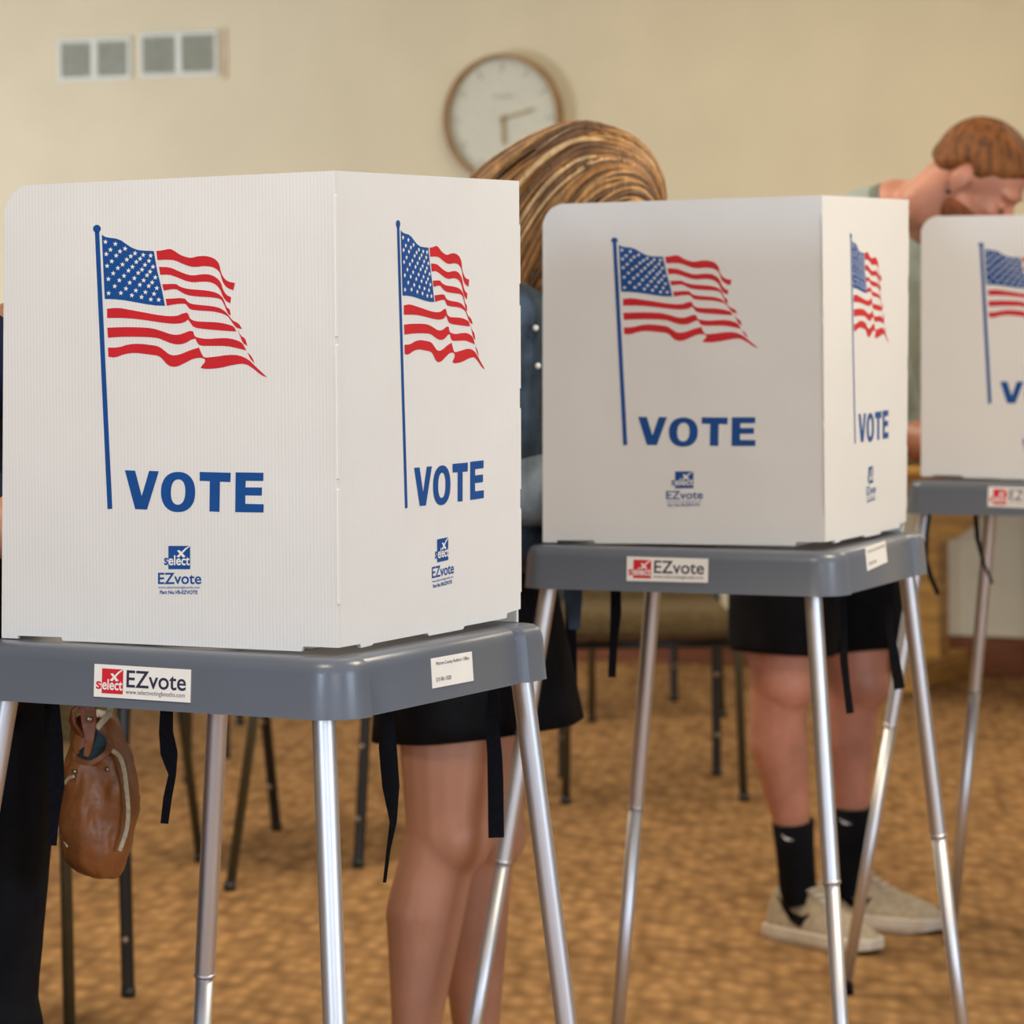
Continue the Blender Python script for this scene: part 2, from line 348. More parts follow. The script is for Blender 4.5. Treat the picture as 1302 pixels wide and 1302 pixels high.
# artwork in enlarged photograph coordinates (3.72 x) of the nearest booth's left panel
ART = []   # (group, material, verts, faces, layer)
def art(g, m, poly, layer=0, sm=0):
    if sm: poly = smooth_poly(poly, sm)
    vs, fs = tri(poly); ART.append((g, m, vs, fs, layer))
def circ(cx, cy, rx, ry, n=40, e=2.0):
    out = []
    for i in range(n):
        t = 2 * math.pi * i / n; c, s = math.cos(t), math.sin(t)
        out.append((cx + rx * math.copysign(abs(c) ** (2 / e), c), cy + ry * math.copysign(abs(s) ** (2 / e), s)))
    return out
art('flag', 0, [(449, 350), (470, 350), (532, 1662), (509, 1664)]); art('flag', 0, circ(459, 338, 18.5, 18.5, 28), 0)
art('flag', 0, [(482, 366), (498, 376), (520, 381), (548, 384), (575, 394), (600, 412), (625, 428), (655, 439), (690, 442), (728, 443), (745, 540), (765, 620), (781, 702), (740, 701), (690, 694), (640, 685), (590, 676), (540, 671), (496, 670)], 0)
ST = [(500,400),(547,410),(593,432),(640,454),(679,462),(714,465),(524,437),(569,445),(620,468),(664,480),(706,490),(504,458),(551,465),(601,484),(646,495),(687,509),(725,518),(530,492),(581,507),(628,518),(673,531),(711,541),(508,514),(559,524),(609,536),(655,547),(697,558),(736,568),(537,549),(588,561),(637,572),(681,582),(721,592),(514,576),(566,582),(615,593),(663,603),(705,609),(743,619),(544,610),(597,621),(644,630),(689,638),(730,646),(515,643),(573,642),(625,653),(671,661),(715,672),(752,674)]
for (x, y) in ST:
    pts = [(x + (12.5 if i % 2 == 0 else 5) * math.cos(-math.pi / 2 + i * math.pi / 5 + .1), y + (13 if i % 2 == 0 else 5.2) * math.sin(-math.pi / 2 + i * math.pi / 5 + .1)) for i in range(10)]
    ART.append(('flag', 2, pts + [(x, y)], [(i, (i + 1) % 10, 10) for i in range(10)], 1))
for s in ([(740,443),(770,440),(803,432),(822,440),(850,460),(880,472),(905,476),(935,468),(970,466),(1000,472),(1025,486),(1040,510),(1045,545),(1060,572),(1080,588),(1112,594),(1105,629),(1080,620),(1062,605),(1050,580),(1043,550),(1030,532),(1005,518),(965,514),(930,519),(900,517),(860,502),(830,488),(800,484),(745,486)],
    [(753,518),(790,519),(815,524),(850,541),(890,556),(920,559),(950,553),(990,553),(1020,565),(1045,590),(1055,625),(1070,650),(1094,662),(1090,691),(1070,680),(1055,660),(1040,620),(1015,597),(985,588),(950,588),(915,592),(880,585),(840,568),(800,554),(758,556)],
    [(768,600),(835,598),(845,608),(870,618),(900,624),(950,627),(1000,633),(1030,643),(1052,660),(1062,680),(1072,710),(1088,718),(1092,748),(1080,742),(1070,720),(1058,690),(1045,670),(1010,663),(960,660),(900,655),(870,645),(850,632),(830,622),(775,630)],
    [(784,670),(872,664),(885,680),(900,692),(940,698),(1000,703),(1040,712),(1065,728),(1085,750),(1100,772),(1130,785),(1146,812),(1120,808),(1105,790),(1090,768),(1075,748),(1040,735),(1000,728),(940,725),(900,720),(888,705),(878,692),(840,693),(790,702)],
    [(507,716),(560,711),(620,722),(680,733),(740,745),(800,752),(840,750),(860,740),(885,734),(893,745),(898,762),(920,775),(970,778),(1030,780),(1080,790),(1108,800),(1118,824),(1080,822),(1020,817),(950,811),(915,803),(903,785),(890,768),(870,783),(830,788),(770,783),(690,770),(600,760),(507,760)],
    [(1120,806),(1140,845),(1160,855),(1171,892),(1150,880),(1138,850)],
    [(508,806),(580,803),(660,804),(720,808),(770,823),(810,838),(845,840),(875,830),(900,820),(915,824),(920,845),(935,853),(980,860),(1040,855),(1090,856),(1130,868),(1150,882),(1166,914),(1120,902),(1070,892),(1010,892),(950,892),(935,880),(925,858),(905,862),(880,878),(850,886),(815,882),(780,868),(750,855),(700,850),(600,848),(511,853)],
    [(1170,922),(1190,940),(1206,974),(1185,955)],
    [(511,900),(560,900),(610,884),(660,881),(710,887),(750,893),(780,915),(800,932),(825,938),(860,930),(900,912),(942,900),(950,920),(960,940),(970,948),(1020,943),(1080,934),(1130,935),(1175,955),(1210,990),(1240,1018),(1264,1041),(1235,1030),(1200,1000),(1160,975),(1110,980),(1040,997),(980,1002),(950,997),(955,985),(970,970),(970,955),(955,948),(920,950),(880,970),(845,988),(815,992),(790,980),(770,955),(750,938),(700,932),(640,924),(590,930),(545,948),(513,943)]):
    art('flag', 1, s, 0, 1)
Y0 = 1302
def dy(p): return [(x, y + Y0) for x, y in p]
art('vote', 0, dy([(591, 178), (640, 180), (671, 300), (706, 181), (752, 183), (696, 364), (640, 362)]))
oi = [(x - .02 * (y - 281), y) for x, y in circ(843, 281, 34, 60, 36, 2.3)]
art('vote', 0, [dy(circ(843, 281, 81, 95, 48, 2.25)), dy(oi)[::-1]])
art('vote', 0, dy([(945, 186), (1092, 190), (1090, 234), (1041, 232), (1039, 375), (991, 373), (993, 230), (945, 228)]))
art('vote', 0, dy([(1115, 188), (1247, 190), (1246, 229), (1163, 228), (1162, 259), (1240, 260), (1239, 298), (1161, 297), (1161, 337), (1248, 339), (1247, 378), (1113, 376)]))
def art_text(g, m, body, x0, x1, ytop, ybot, bold=0, layer=0, ref=None):
    vs, fs, a, b, c, d = text_mesh(body, bold)
    if ref: _, _, _, _, c, d = text_mesh(ref, bold)
    ART.append((g, m, [(x0 + (x - a) / (b - a) * (x1 - x0), ybot + (y - c) / (d - c) * (ytop - ybot)) for x, y in vs], fs, layer))
def logo(put, x0, y0, x1, y1):      # "select" mark with its tick, drawn inside the square
    W_, H_ = x1 - x0, y1 - y0; k = lambda u, v: (x0 + u * W_, y0 + v * H_)
    put('poly', 'sq', [k(0, 0), k(1, 0), k(1, 1), k(0, 1)], 0)
    put('poly', 'w', [k(.40, .20), k(.52, .18), k(.80, .46), k(.68, .50)], 1)
    put('poly', 'w', [k(.38, .46), k(.56, .30), k(.78, .10), k(.97, .0), k(1.0, .02), k(.82, .16), k(.62, .36), k(.50, .50)], 1.4)
def lput(kind, c, pts, layer): ART.append(('logo', 0 if c == 'sq' else 2, *tri(pts), layer))
logo(lput, 797, 536 + Y0, 900, 646 + Y0)
art_text('logo', 0, 's', 777, 796, 592 + Y0, 627 + Y0, .02); art_text('logo', 2, 'elect', 799, 899, 580 + Y0, 628 + Y0, .02, 2)
art_text('logo', 0, 'EZvote', 748, 953, 663 + Y0, 717 + Y0, .015)
art_text('logo', 0, 'www.selectvotingbooths.com', 749, 946, 725 + Y0, 742 + Y0, 0)
art_text('logo', 0, 'Part No.VB-EZVOTE', 757, 935, 746 + Y0, 764 + Y0, .03)
GM = {'flag': ('flag_print', [M_blue, M_red, M_white]), 'vote': ('vote_lettering', [M_blue]), 'logo': ('maker_logo', [M_blue, M_red, M_white])}
BASEPLANE = None; ART_UV = None
S_ = 3.72
def art_uv():
    out = []
    for g, m, vs, fs, l in ART:
        out.append((g, m, [BASEPLANE.hit(x / S_, y / S_ + 200) for x, y in vs], fs, l))
    return out
def place_art(pl, parent, fit):
    """fit: two (art px on nearest panel) -> (px on this panel)"""
    (a, A), (b, B) = fit
    ua, va = BASEPLANE.hit(*a); ub, vb = BASEPLANE.hit(*b); Ua, Va = pl.hit(*A); Ub, Vb = pl.hit(*B)
    su = (Ub - Ua) / (ub - ua); sv = (Vb - Va) / (vb - va)
    for g in ('flag', 'vote', 'logo'):
        q = MB()
        for g2, m, uvs, fs, l in ART_UV:
            if g2 == g: q.add([pl.pt(Ua + (u - ua) * su, Va + (v - va) * sv, .0003 + .00022 * l) for u, v in uvs], fs, m)
        me = q.mesh(GM[g][0], GM[g][1])
        link(GM[g][0], me, parent)
    return su, sv

# ------------------------------------------------------------------ voting booths
ZT = .915
def prism(mb, pl, outline, th, m=0):
    vs, fs = tri(outline)
    n = len(outline)
    mb.add([pl.pt(a, b, 0) for a, b in vs], fs, m); mb.add([pl.pt(a, b, -th) for a, b in vs], [f[::-1] for f in fs], m)
    f = [pl.pt(a, b, 0) for a, b in outline]; k = [pl.pt(a, b, -th) for a, b in outline]
    mb.add(f + k, [(i, (i + 1) % n, n + (i + 1) % n, n + i) for i in range(n)], m)
def weld(o):
    bm = bmesh.new(); bm.from_mesh(o.data); bmesh.ops.remove_doubles(bm, verts=bm.verts, dist=1e-5); bmesh.ops.recalc_face_normals(bm, faces=bm.faces); bm.to_mesh(o.data); bm.free()
def flute(o, pl):
    at = o.data.attributes.new('flute', 'FLOAT_VECTOR', 'POINT')
    for i, v in enumerate(o.data.vertices): at.data[i].vector = ((v.co - pl.o).dot(pl.r), 0, 0)
def corner(c0, c1, c2, r, n=7):   # rounded corner c1
    a, b, c = V(c0), V(c1), V(c2); d0 = (a - b).normalized(); d1 = (c - b).normalized(); p0 = b + d0 * r; p1 = b + d1 * r; out = []
    for i in range(n + 1):
        t = i / n; out.append(tuple(p0 * (1 - t) ** 2 + b * 2 * t * (1 - t) * .62 + p1 * t * t + (p0 + p1) * (t * (1 - t)) * .38))
    return out
def booth(D, X, th, Ltop, Lbot, Ctop, Cbot, Rtop, Rbot, label, W=.408, Pw=.371, fits=None, sticker=None, county=None, straps=(), m=.034):
    global BASEPLANE, ART_UV
    e1 = V((math.cos(th), -math.sin(th), 0)); e2 = V((math.sin(th), math.cos(th), 0)); C = V((X, D, 0))
    PF = Plane(C, e1, UP); PR = Plane(C, e2, UP)          # left panel plane (reads along e1), centre panel plane
    c0 = PF.hit(*Cbot) if Cbot else (0, ZT); c1 = PF.hit(*Ctop) if Ctop else (0, 1.385)
    l0 = PF.hit(*Lbot); l1 = PF.hit(*Ltop)
    c0 = (0, c0[1]); c1 = (0, c1[1])
    r0 = PR.hit(*Rbot) if Rbot else (Pw, ZT); r1 = PR.hit(*Rtop) if Rtop else (Pw, 1.385)
    print('booth', [round(x, 3) for x in (*l0, *l1, *c0, *c1, *r0, *r1)])
    ctr = C - e1 * W / 2 + e2 * Pw / 2
    c0 = (0, min(c0[1], .921)); r0 = (r0[0], min(r0[1], .920))
    root = empty('voting_booth', (ctr.x, ctr.y, 0), label, 'voting booth', 'voting booths standing in a row')
    # ---- shield
    q = MB(); d = lambda a, b, t: (a[0] + (b[0] - a[0]) * t, a[1] + (b[1] - a[1]) * t)
    bot = []
    for t, up in ((0, 0), (.05, 0), (.05, .003), (.185, .0035), (.19, 0), (.895, 0), (.9, .005), (1, .0052)):
        p = d(l0, c0, t); bot.append((p[0], p[1] + up))
    out = bot + [c1] + corner(c1, l1, l0, .027)
    prism(q, PF, out, .004)
    pf = q.build('shield_panel', M_coro, root); weld(pf); flute(pf, PF); pf['label'] = 'left side panel of the white privacy shield'
    if BASEPLANE is None: BASEPLANE = PF; ART_UV = art_uv()
    place_art(PF, pf, fits[0] if fits and fits[0] else (((123.5, 291), (123.5, 291)), ((335, 652), (335, 652))))
    q = MB(); bot = []
    c0r = (.0041, c0[1]); c1r = (.0041, c1[1])
    for t, up in ((0, .0052), (.10, .005), (.105, .001), (.16, .0015), (.17, .003), (.46, .003), (.47, 0), (.66, 0), (.67, .003), (.915, .003), (.92, .008), (1, .010)):
        p = d(c0r, r0, t); bot.append((p[0], p[1] + up))
    side = []
    for t, o_ in ((.06, 0), (.06, .0022), (.25, .0022), (.25, 0), (.295, 0), (.295, .0022), (.48, .0022), (.48, 0), (.525, 0), (.525, .0022), (.715, .0022), (.715, 0), (.765, 0), (.765, .0022), (.90, .0022), (.90, 0)):
        p = d(r0, r1, t); side.append((p[0] + o_, p[1]))
    prism(q, PR, bot + side + [r1, c1r], .004)
    pr = q.build('shield_panel', M_coro, root); weld(pr); flute(pr, PR); pr['label'] = 'centre panel of the white privacy shield'
    if fits and fits[1]: place_art(PR, pr, fits[1])
    PB = Plane(C + e2 * r0[0] - e1 * W, e1, UP)           # far side panel
    q = MB(); zb, zt = ZT, r1[1]
    prism(q, PB, [(0, zb), (W - .005, zb), (W - .005, zt)] + corner((W, zt), (0, zt), (0, zb), .027), .004)
    pb = q.build('shield_panel', M_coro, root); weld(pb); flute(pb, PB); pb['label'] = 'far side panel of the white privacy shield'
    # fold tabs at the near corner
    q = MB(); hz = c1[1] - c0[1]
    for t0, t1 in ((.05, .345), (.36, .64), (.66, .90)):
        z0, z1 = c1[1] - t1 * hz * 1.0, c1[1] - t0 * hz
        q.box(C + e1 * .0001 + e2 * .0012 + UP * (z0 + z1) / 2, (.0022, .0050, z1 - z0), 0, Matrix((e1, e2, UP)).transposed())
    ft = q.build('fold_tab', M_coro, root, bevel=.001)
    flute(ft, PR)
    # ---- tray
    mR = .027; a0, a1, b0, b1 = -W - .02, mR, -m, r0[0] + .014
    RL = Matrix((e1, e2, UP)).transposed()
    def outline(off, z):
        o = []; Rr = {0: .03, 1: .038, 2: .026, 3: .03}
        cs = [(a0 - off, b0 - off), (a1 + off, b0 - off), (a1 + off, b1 + off), (a0 - off, b1 + off)]
        def arc(c, r, s0):
            cx = c[0] + (r if c[0] < 0 else -r); cy_ = c[1] + (r if c[1] < 0.01 else -r)
            return [(cx + r * math.cos(s0 + i / 10 * math.pi / 2), cy_ + r * math.sin(s0 + i / 10 * math.pi / 2)) for i in range(11)]
        o += arc(cs[0], Rr[0] + off, math.pi)
        o += arc(cs[1], Rr[1] + off, -math.pi / 2)
        e = r0[0]; s = a1 + off
        o += [(s, .008), (s - .010, .012), (s - .005, .021), (s - .005, e - .056), (s - .010, e - .047), (s, e - .041)]
        o += arc(cs[2], Rr[2] + off, 0); o += arc(cs[3], Rr[3] + off, math.pi / 2)
        return [C + e1 * a + e2 * b + UP * z for a, b in o]
    q = MB()
    zb = .8565
    rings = [outline(.004, zb + .004), outline(.0065, zb), outline(.006, zb + .001), outline(.0025, .900), outline(.001, .906), outline(-.0015, .9105), outline(-.006, .9135), outline(-.013, .9146)]
    q.loft(rings, 0, cap=False)
    vs = outline(-.013, .9146); q.add(vs, [tuple(range(len(vs)))]); vs = outline(.004, zb + .004); q.add(vs, [tuple(range(len(vs)))])
    tr = q.build('tray', M_tray, root, smooth=False, bevel=0)
    weld(tr)
    for p in tr.data.polygons: p.use_smooth = abs(p.normal.z) < .98
    try: tr.data.set_sharp_from_angle(angle=math.radians(32))
    except Exception: pass
    # ---- legs
    dirs = {'C': ((-.018, 0.0), (.088, -.088)), 'R': ((0.0, r0[0]), (.088, .088)), 'L': ((-W, 0.0), (-.155, -.088)), 'B': ((-W, r0[0]), (-.128, .088))}
    for k, ((a, b), (da, db)) in dirs.items():
        a += {'L': .006, 'B': .022}.get(k, 0)
        top = C + e1 * (a + (.0 if k in 'CR' else 0)) + e2 * b + UP * (zb + .004); L_ = zb
        foot = C + e1 * (a + da * L_) + e2 * (b + db * L_)
        k1 = .425 if k == 'B' else .445
        mid = top.lerp(foot, k1)
        q = MB(); q.tube([top, mid], .0118, n=24); lg = q.build('leg', M_alu, root, smooth=True, label='upper tube of an aluminium leg')
        try: lg.data.set_sharp_from_angle(angle=.6)
        except Exception: pass
        q = MB(); q.tube([mid.lerp(foot, 0), foot + UP * .02], .0104, n=24); s2 = q.build('lower_leg_tube', M_alu, lg, smooth=True)
        q = MB(); dd = (foot - top).normalized(); q.tube([mid - dd * .002, mid + dd * .0025], .0124, n=24); q.build('joint_ring', M_alu, lg, smooth=True)
        q = MB(); q.tube([foot + UP * .022, foot + UP * .001], [.0115, .0135], n=20); q.build('rubber_foot', M_black, lg, smooth=True)
    # ---- label with the maker's name on the front edge
    fz, nz = .900, zb
    pF = Plane(C - e2 * (m + .0025) + UP * .9, e1, (e2 * .0035 / (.9 - zb) + UP))
    if sticker: sticker_label(root, pF, *sticker)
    sl = Plane(C + e1 * (mR - .003) + UP * .9, e2, (-e1 * .0035 / (.9 - zb) + UP))
    if county: county_label(root, sl, *county)
    for pts, wd, wid in straps:
        q = MB(); q.ribbon(pts, wd, wid, .0016); q.build('hanging_strap', M_web, root)
    return root, C, e1, e2
def sticker_label(root, pl, p_tl, p_tr, p_br, p_bl):
    c = [pl.hit(*p) for p in (p_tl, p_tr, p_br, p_bl)]
    q = MB(); q.loft([[pl.pt(a, b, o) for a, b in c] for o in (0.0002, .0012)])
    st = q.build('name_label', M_paper, root, label='white and red maker label on the tray front')
    tl, tr, br, bl = [V(x) for x in c]
    def k(u, v):
        p = (tl * (1 - u) + tr * u) * (1 - v) + (bl * (1 - u) + br * u) * v; return p
    q = MB()
    def put(kind, cc, pts, layer):
        vs, fs = tri(pts); q.add([pl.pt(*k(x, y), .0014 + .0002 * layer) for x, y in vs], fs, 0 if cc == 'sq' else 1)
    logo(put, .083, .12, .305, .88)
    def tx(body, x0, x1, y0, y1, mi, bold=0, layer=0):
        vs, fs, a, b, c_, d_ = text_mesh(body, bold)
        q.add([pl.pt(*k(x0 + (x - a) / (b - a) * (x1 - x0), y1 + (y - c_) / (d_ - c_) * (y0 - y1)), .0014 + .0002 * layer) for x, y in vs], fs, mi)
    tx('s', .022, .078, .52, .76, 0, .02); tx('elect', .09, .302, .44, .77, 1, .02, 2)
    tx('EZvote', .34, .955, .13, .66, 2, .012); tx('www.selectvotingbooths.com', .335, .945, .72, .90, 2, 0)
    q.build('label_print', [M_sred, M_white, M_ink], st)
def county_label(root, pl, p_tl, p_tr, p_br, p_bl):
    c = [pl.hit(*p) for p in (p_tl, p_tr, p_br, p_bl)]
    q = MB(); q.loft([[pl.pt(a, b, o) for a, b in c] for o in (0.0002, .0012)])
    st = q.build('county_label', M_paper, root, label='small white paper label with two lines of black print')
    tl, tr, br, bl = [V(x) for x in c]; q = MB()
    def tx(body, x0, x1, y0, y1):
        vs, fs, a, b, c_, d_ = text_mesh(body, .0)
        o = []
        for x, y in vs:
            u = x0 + (x - a) / (b - a) * (x1 - x0); v = y1 + (y - c_) / (d_ - c_) * (y0 - y1)
            o.append(pl.pt(*((tl * (1 - u) + tr * u) * (1 - v) + (bl * (1 - u) + br * u) * v), .0015))
        q.add(o, fs)
    tx("Warren County Auditor's Office", .10, .92, .13, .29); tx('515-961-1020', .09, .45, .66, .80)
    q.build('label_print', M_ink, st)

BA, BE = (123.5, 291), (335, 652)
def strap(px, D, wpx, twist=0.0):
    """px: list of photo points down the strap"""
    pts = [P(x, y, D) for x, y in px]; wid = [w_ * D / FPX for w_ in wpx]; n = len(pts)
    ang = [twist * i / (n - 1) for i in range(n)]
    return pts, [V((math.cos(a), math.sin(a), 0)) for a in ang], wid
b1 = booth(3.464, -.173, .507, (5.5, 236.5), (2, 811), (426, 217), (430.5, 830.5), (660, 230), (662, 786),
    'nearest white voting booth, large flag panels on grey tray, in the left foreground',
    fits=[None, ((BA, (506, 285)), (BE, (614.8, 633.6)))],
    sticker=((121, 844), (243.5, 851.5), (242.5, 893.5), (120, 885.5)),
    county=((547, 837.5), (598.6, 828.3), (601, 865.5), (549, 875.5)),
    straps=[strap([(212, 898), (211, 930), (215, 958), (219, 985), (213, 1015), (209, 1047)], 3.68, [16, 18, 22, 10, 11, 10], .3),
            strap([(494, 895), (493, 950), (497, 1000), (500, 1045), (494, 1080), (489, 1122)], 3.56, [12, 23, 22, 9, 5, 4], .5),
            strap([(627, 868), (625, 910), (629, 960), (630, 992), (631, 1065)], 3.74, [10, 17, 19, 20, 20], .1),
            strap([(66, 888), (68, 940), (72, 1000), (69, 1040), (66, 1075)], 3.72, [18, 24, 20, 12, 12], .3)])
b2 = booth(4.735, .416, .4125, (690, 260), (690, 689.5), (1049, 248), (1047.5, 692), (1155.5, 254), (1152, 667),
    'middle white voting booth on a grey tray, in front of the blond voter',
    fits=[((BA, (781.5, 305.8)), (BE, (960.3, 567.4))), ((BA, (1081.7, 300)), (BE, (1129.5, 557)))],
    sticker=((797.5, 707.5), (900.5, 710.5), (900, 741), (797, 738.5)),
    county=((1099.5, 697), (1124.5, 687.5), (1127.5, 714.5), (1102, 726)),
    straps=[strap([(783, 742), (783, 780), (780, 820), (778, 861)], 4.95, [13, 14, 10, 10], .3),
            strap([(1072, 745), (1073, 790), (1073, 840), (1077, 875), (1081, 907)], 4.85, [8, 9, 10, 9, 10], .3),
            strap([(1130, 735), (1132, 800), (1138, 840), (1144, 876)], 5.0, [9, 10, 13, 14], .2)])
b3 = booth(6.168, 1.105, .4125, (1171, 275), (1171, 605.5), None, None, None, None,
    'rightmost white voting booth, farthest away and cut off by the photo edge',
    fits=[((BA, (1247.6, 311.4)), ((142, 647), (1260, 513))), None],
    sticker=((1257, 618.5), (1336, 620.5), (1335.5, 647), (1256, 644)),
    straps=[strap([(1183, 645), (1178, 680), (1177, 712), (1184, 735), (1193, 756)], 6.3, [5, 5, 6, 6, 6], .2),
            strap([(1240, 648), (1243, 685), (1250, 715), (1262, 742)], 6.4, [6, 6, 4, 3], .4)])

# ------------------------------------------------------------------ chairs
def chair(fl, fr, rl, rr, label, seatz=.44, back=.80):
    """front-left, front-right (towards the sitter's knees), rear-left, rear-right feet"""
    f = [V((*p, 0)) for p in (fl, fr, rl, rr)]; c = sum(f, V()) / 4
    root = empty('stacking_chair', c, label, 'chair', 'olive padded metal chairs behind the booths')
    fm = (f[0] + f[1]) / 2; rm_ = (f[2] + f[3]) / 2; F = (fm - rm_); F.z = 0; dep = F.length; F.normalize(); S = F.cross(UP)
    wd = max(.36, min(.44, ((f[0] - f[1]).length + (f[2] - f[3]).length) / 2)); R = Matrix((S, F, UP)).transposed()
    for i, p in enumerate(f):
        sgn = 1 if (p - c).dot(S) > 0 else -1
        if i < 2:
            top = c + S * sgn * wd * .46 + F * min(dep, .42) * .42; top = top.lerp(p, .62) + UP * (seatz - .05); q = MB(); q.tube([p, p.lerp(top, .97), top], .0105, n=12)
            lg = q.build('front_leg', M_olive, root, smooth=True)
        else:
            top = c + S * sgn * wd * .47 - F * min(dep, .42) * .44; top = top.lerp(p, .62) + UP * (seatz - .02); q = MB()
            bt = top - F * .05 + UP * (back - seatz)
            q.tube([p, top, bt], .0125, n=8); lg = q.build('rear_leg', M_frame, root)
            for t in (.25, .62):
                g = MB(); g.ball(p.lerp(top, t) + F * .013, .007, n=10); g.build('rivet', M_brass, lg, smooth=True)
        q = MB(); q.tube([p, p + UP * .018], .0135, n=12); q.build('glide', M_frame, lg, smooth=True)
    q = MB(); q.box(c + UP * (seatz - .01), (wd * .98, .43, .07), 0, R); s = q.build('seat', M_uph, root, bevel=.028, bseg=4)
    q = MB()
    for sg in (-1, 1): q.tube([c + S * sg * wd * .46 + F * .18 + UP * (seatz - .06), c + S * sg * wd * .47 - F * .19 + UP * (seatz - .06)], .011, n=10)
    q.tube([c - S * wd * .46 + F * .17 + UP * (seatz - .06), c + S * wd * .46 + F * .17 + UP * (seatz - .06)], .011, n=10)
    q.build('seat_frame', M_frame, root, smooth=True)
    q = MB(); q.box(c - F * .225 + UP * (seatz + .19), (wd * .92, .045, .40), 0, R @ Matrix.Rotation(.12, 3, 'X')); q.build('backrest', M_uph, root, bevel=.018, bseg=4)
    return root
chair((.119, 8.62), (.555, 8.65), (.119, 9.08), (.515, 9.1), 'olive padded chair seen beneath the middle booth, the nearer one there')
chair((.218, 10.2), (.60, 10.3), (.12, 10.65), (.478, 10.7), 'olive chair farther back beneath the middle booth, near the wooden baseboard')
chair((-.605, 7.44), (-.70, 7.82), (-.347, 7.72), (-.56, 8.25), 'dark metal chair turned sideways beneath the tray of the nearest booth')
chair((-1.15, 5.98), (-.755, 5.95), (-1.08, 6.38), (-.70, 6.35), 'chair whose olive and black legs show below the brown leather bag')
chair((-1.22, 9.2), (-.84, 9.05), (-1.16, 9.65), (-.78, 9.5), 'far chair of which only thin legs show left of the nearest booth back leg')
chair((-1.17, 10.15), (-.795, 10.2), (-1.17, 10.62), (-.80, 10.65), 'farthest chair at the left, its small feet just below the nearest tray')

# ------------------------------------------------------------------ wooden table by the wall
tb = FL(1186, 868); tbl = empty('trestle_table', (tb.x, tb.y, 0), 'honey coloured wooden trestle table against the wall under the rightmost booth', 'table')
def tbox(name, a0, a1, b0, b1, z0, z1, m=M_wood, bev=.006, parent=None):
    q = MB(); q.box(V((tb.x, tb.y, 0)) + E1 * (a0 + a1) / 2 + E2 * (b0 + b1) / 2 + UP * (z0 + z1) / 2, (a1 - a0, b1 - b0, z1 - z0), 0, RM); return q.build(name, m, tbl, bevel=bev)
tbox('foot', -.02, .045, -.30, .24, 0, .085); tbox('post', -.045, .03, -.02, .08, .08, .70)
tbox('apron', -.10, 1.9, -.26, -.235, .60, .70); tbox('tabletop', -.20, 2.3, -.80, .20, .70, .735)  # tabletop's unseen front is deepened to shade the wall below
tbox('foot', 1.70, 1.765, -.30, .24, 0, .085); tbox('post', 1.70, 1.765, -.02, .08, .08, .70)
pl = Plane(V((tb.x, tb.y, 0)) + E2 * -.02, E1, UP); q = MB(); prism(q, pl, [(.03, .44), (.08, .455), (.14, .50), (.19, .56), (.215, .60), (.215, .70), (.03, .70)], .04)
q.build('curved_bracket', M_wood, tbl, bevel=.003)

# ------------------------------------------------------------------ people
def frame(F, tilt):          # head axes from a heading and a downward tilt
    F = V(F).normalized(); S = F.cross(UP).normalized(); f = F * math.cos(tilt) - UP * math.sin(tilt); u = S.cross(f); return f, S, u
def head_prims(mb, c, f, s, u, k=1.0):
    R = Matrix((f, s, u)).transposed(); A = lambda x, y, z: c + (f * x + s * y + u * z) * k
    mb.ball(A(-.012, 0, .028), V((.094, .075, .088)) * k, R=R, n=28)          # cranium
    mb.ball(A(.030, 0, -.020), V((.060, .060, .085)) * k, R=R, n=24)          # face
    mb.ball(A(.045, 0, -.078), V((.034, .036, .028)) * k, R=R)                # chin
    mb.ball(A(.074, 0, .030), V((.016, .055, .012)) * k, R=R)                 # brow
    for y in (-.034, .034): mb.ball(A(.062, y, -.018), V((.024, .022, .018)) * k, R=R); mb.ball(A(.008, y * 1.45, -.055), V((.04, .016, .028)) * k, R=R)
    mb.cone(A(.088, 0, .010), .007 * k, A(.104, 0, -.020), .011 * k)          # nose
    for y in (-.011, .011): mb.ball(A(.092, y, -.024), .0085 * k)
    mb.ball(A(.082, 0, -.052), V((.012, .026, .009)) * k, R=R)                # lips
    for y in (-1, 1):                                                         # ears
        mb.ball(A(-.012, y * .082, -.008), V((.021, .009, .027)) * k, R=R); mb.ball(A(-.006, y * .079, -.036), V((.010, .007, .010)) * k, R=R)
def face_parts(root, c, f, s, u, k=1.0, lid=M_skin):
    R = Matrix((f, s, u)).transposed(); A = lambda x, y, z: c + (f * x + s * y + u * z) * k
    for y in (-.031, .031):
        q = MB(); q.ball(A(.0755, y, .003), V((.010, .013, .009)) * k, R=R); q.tube([A(.083, y - .012, -.002), A(.0865, y, -.006), A(.083, y + .012, -.002)], [.0008, .0016, .0008], m=1, n=8); q.build('lowered_eyelid', [lid, M_dkhair], root, smooth=True)
    q = MB(); q.ball(A(.0925, 0, -.052), V((.004, .022, .006)) * k, R=R); q.build('lips', M_lip, root, smooth=True)
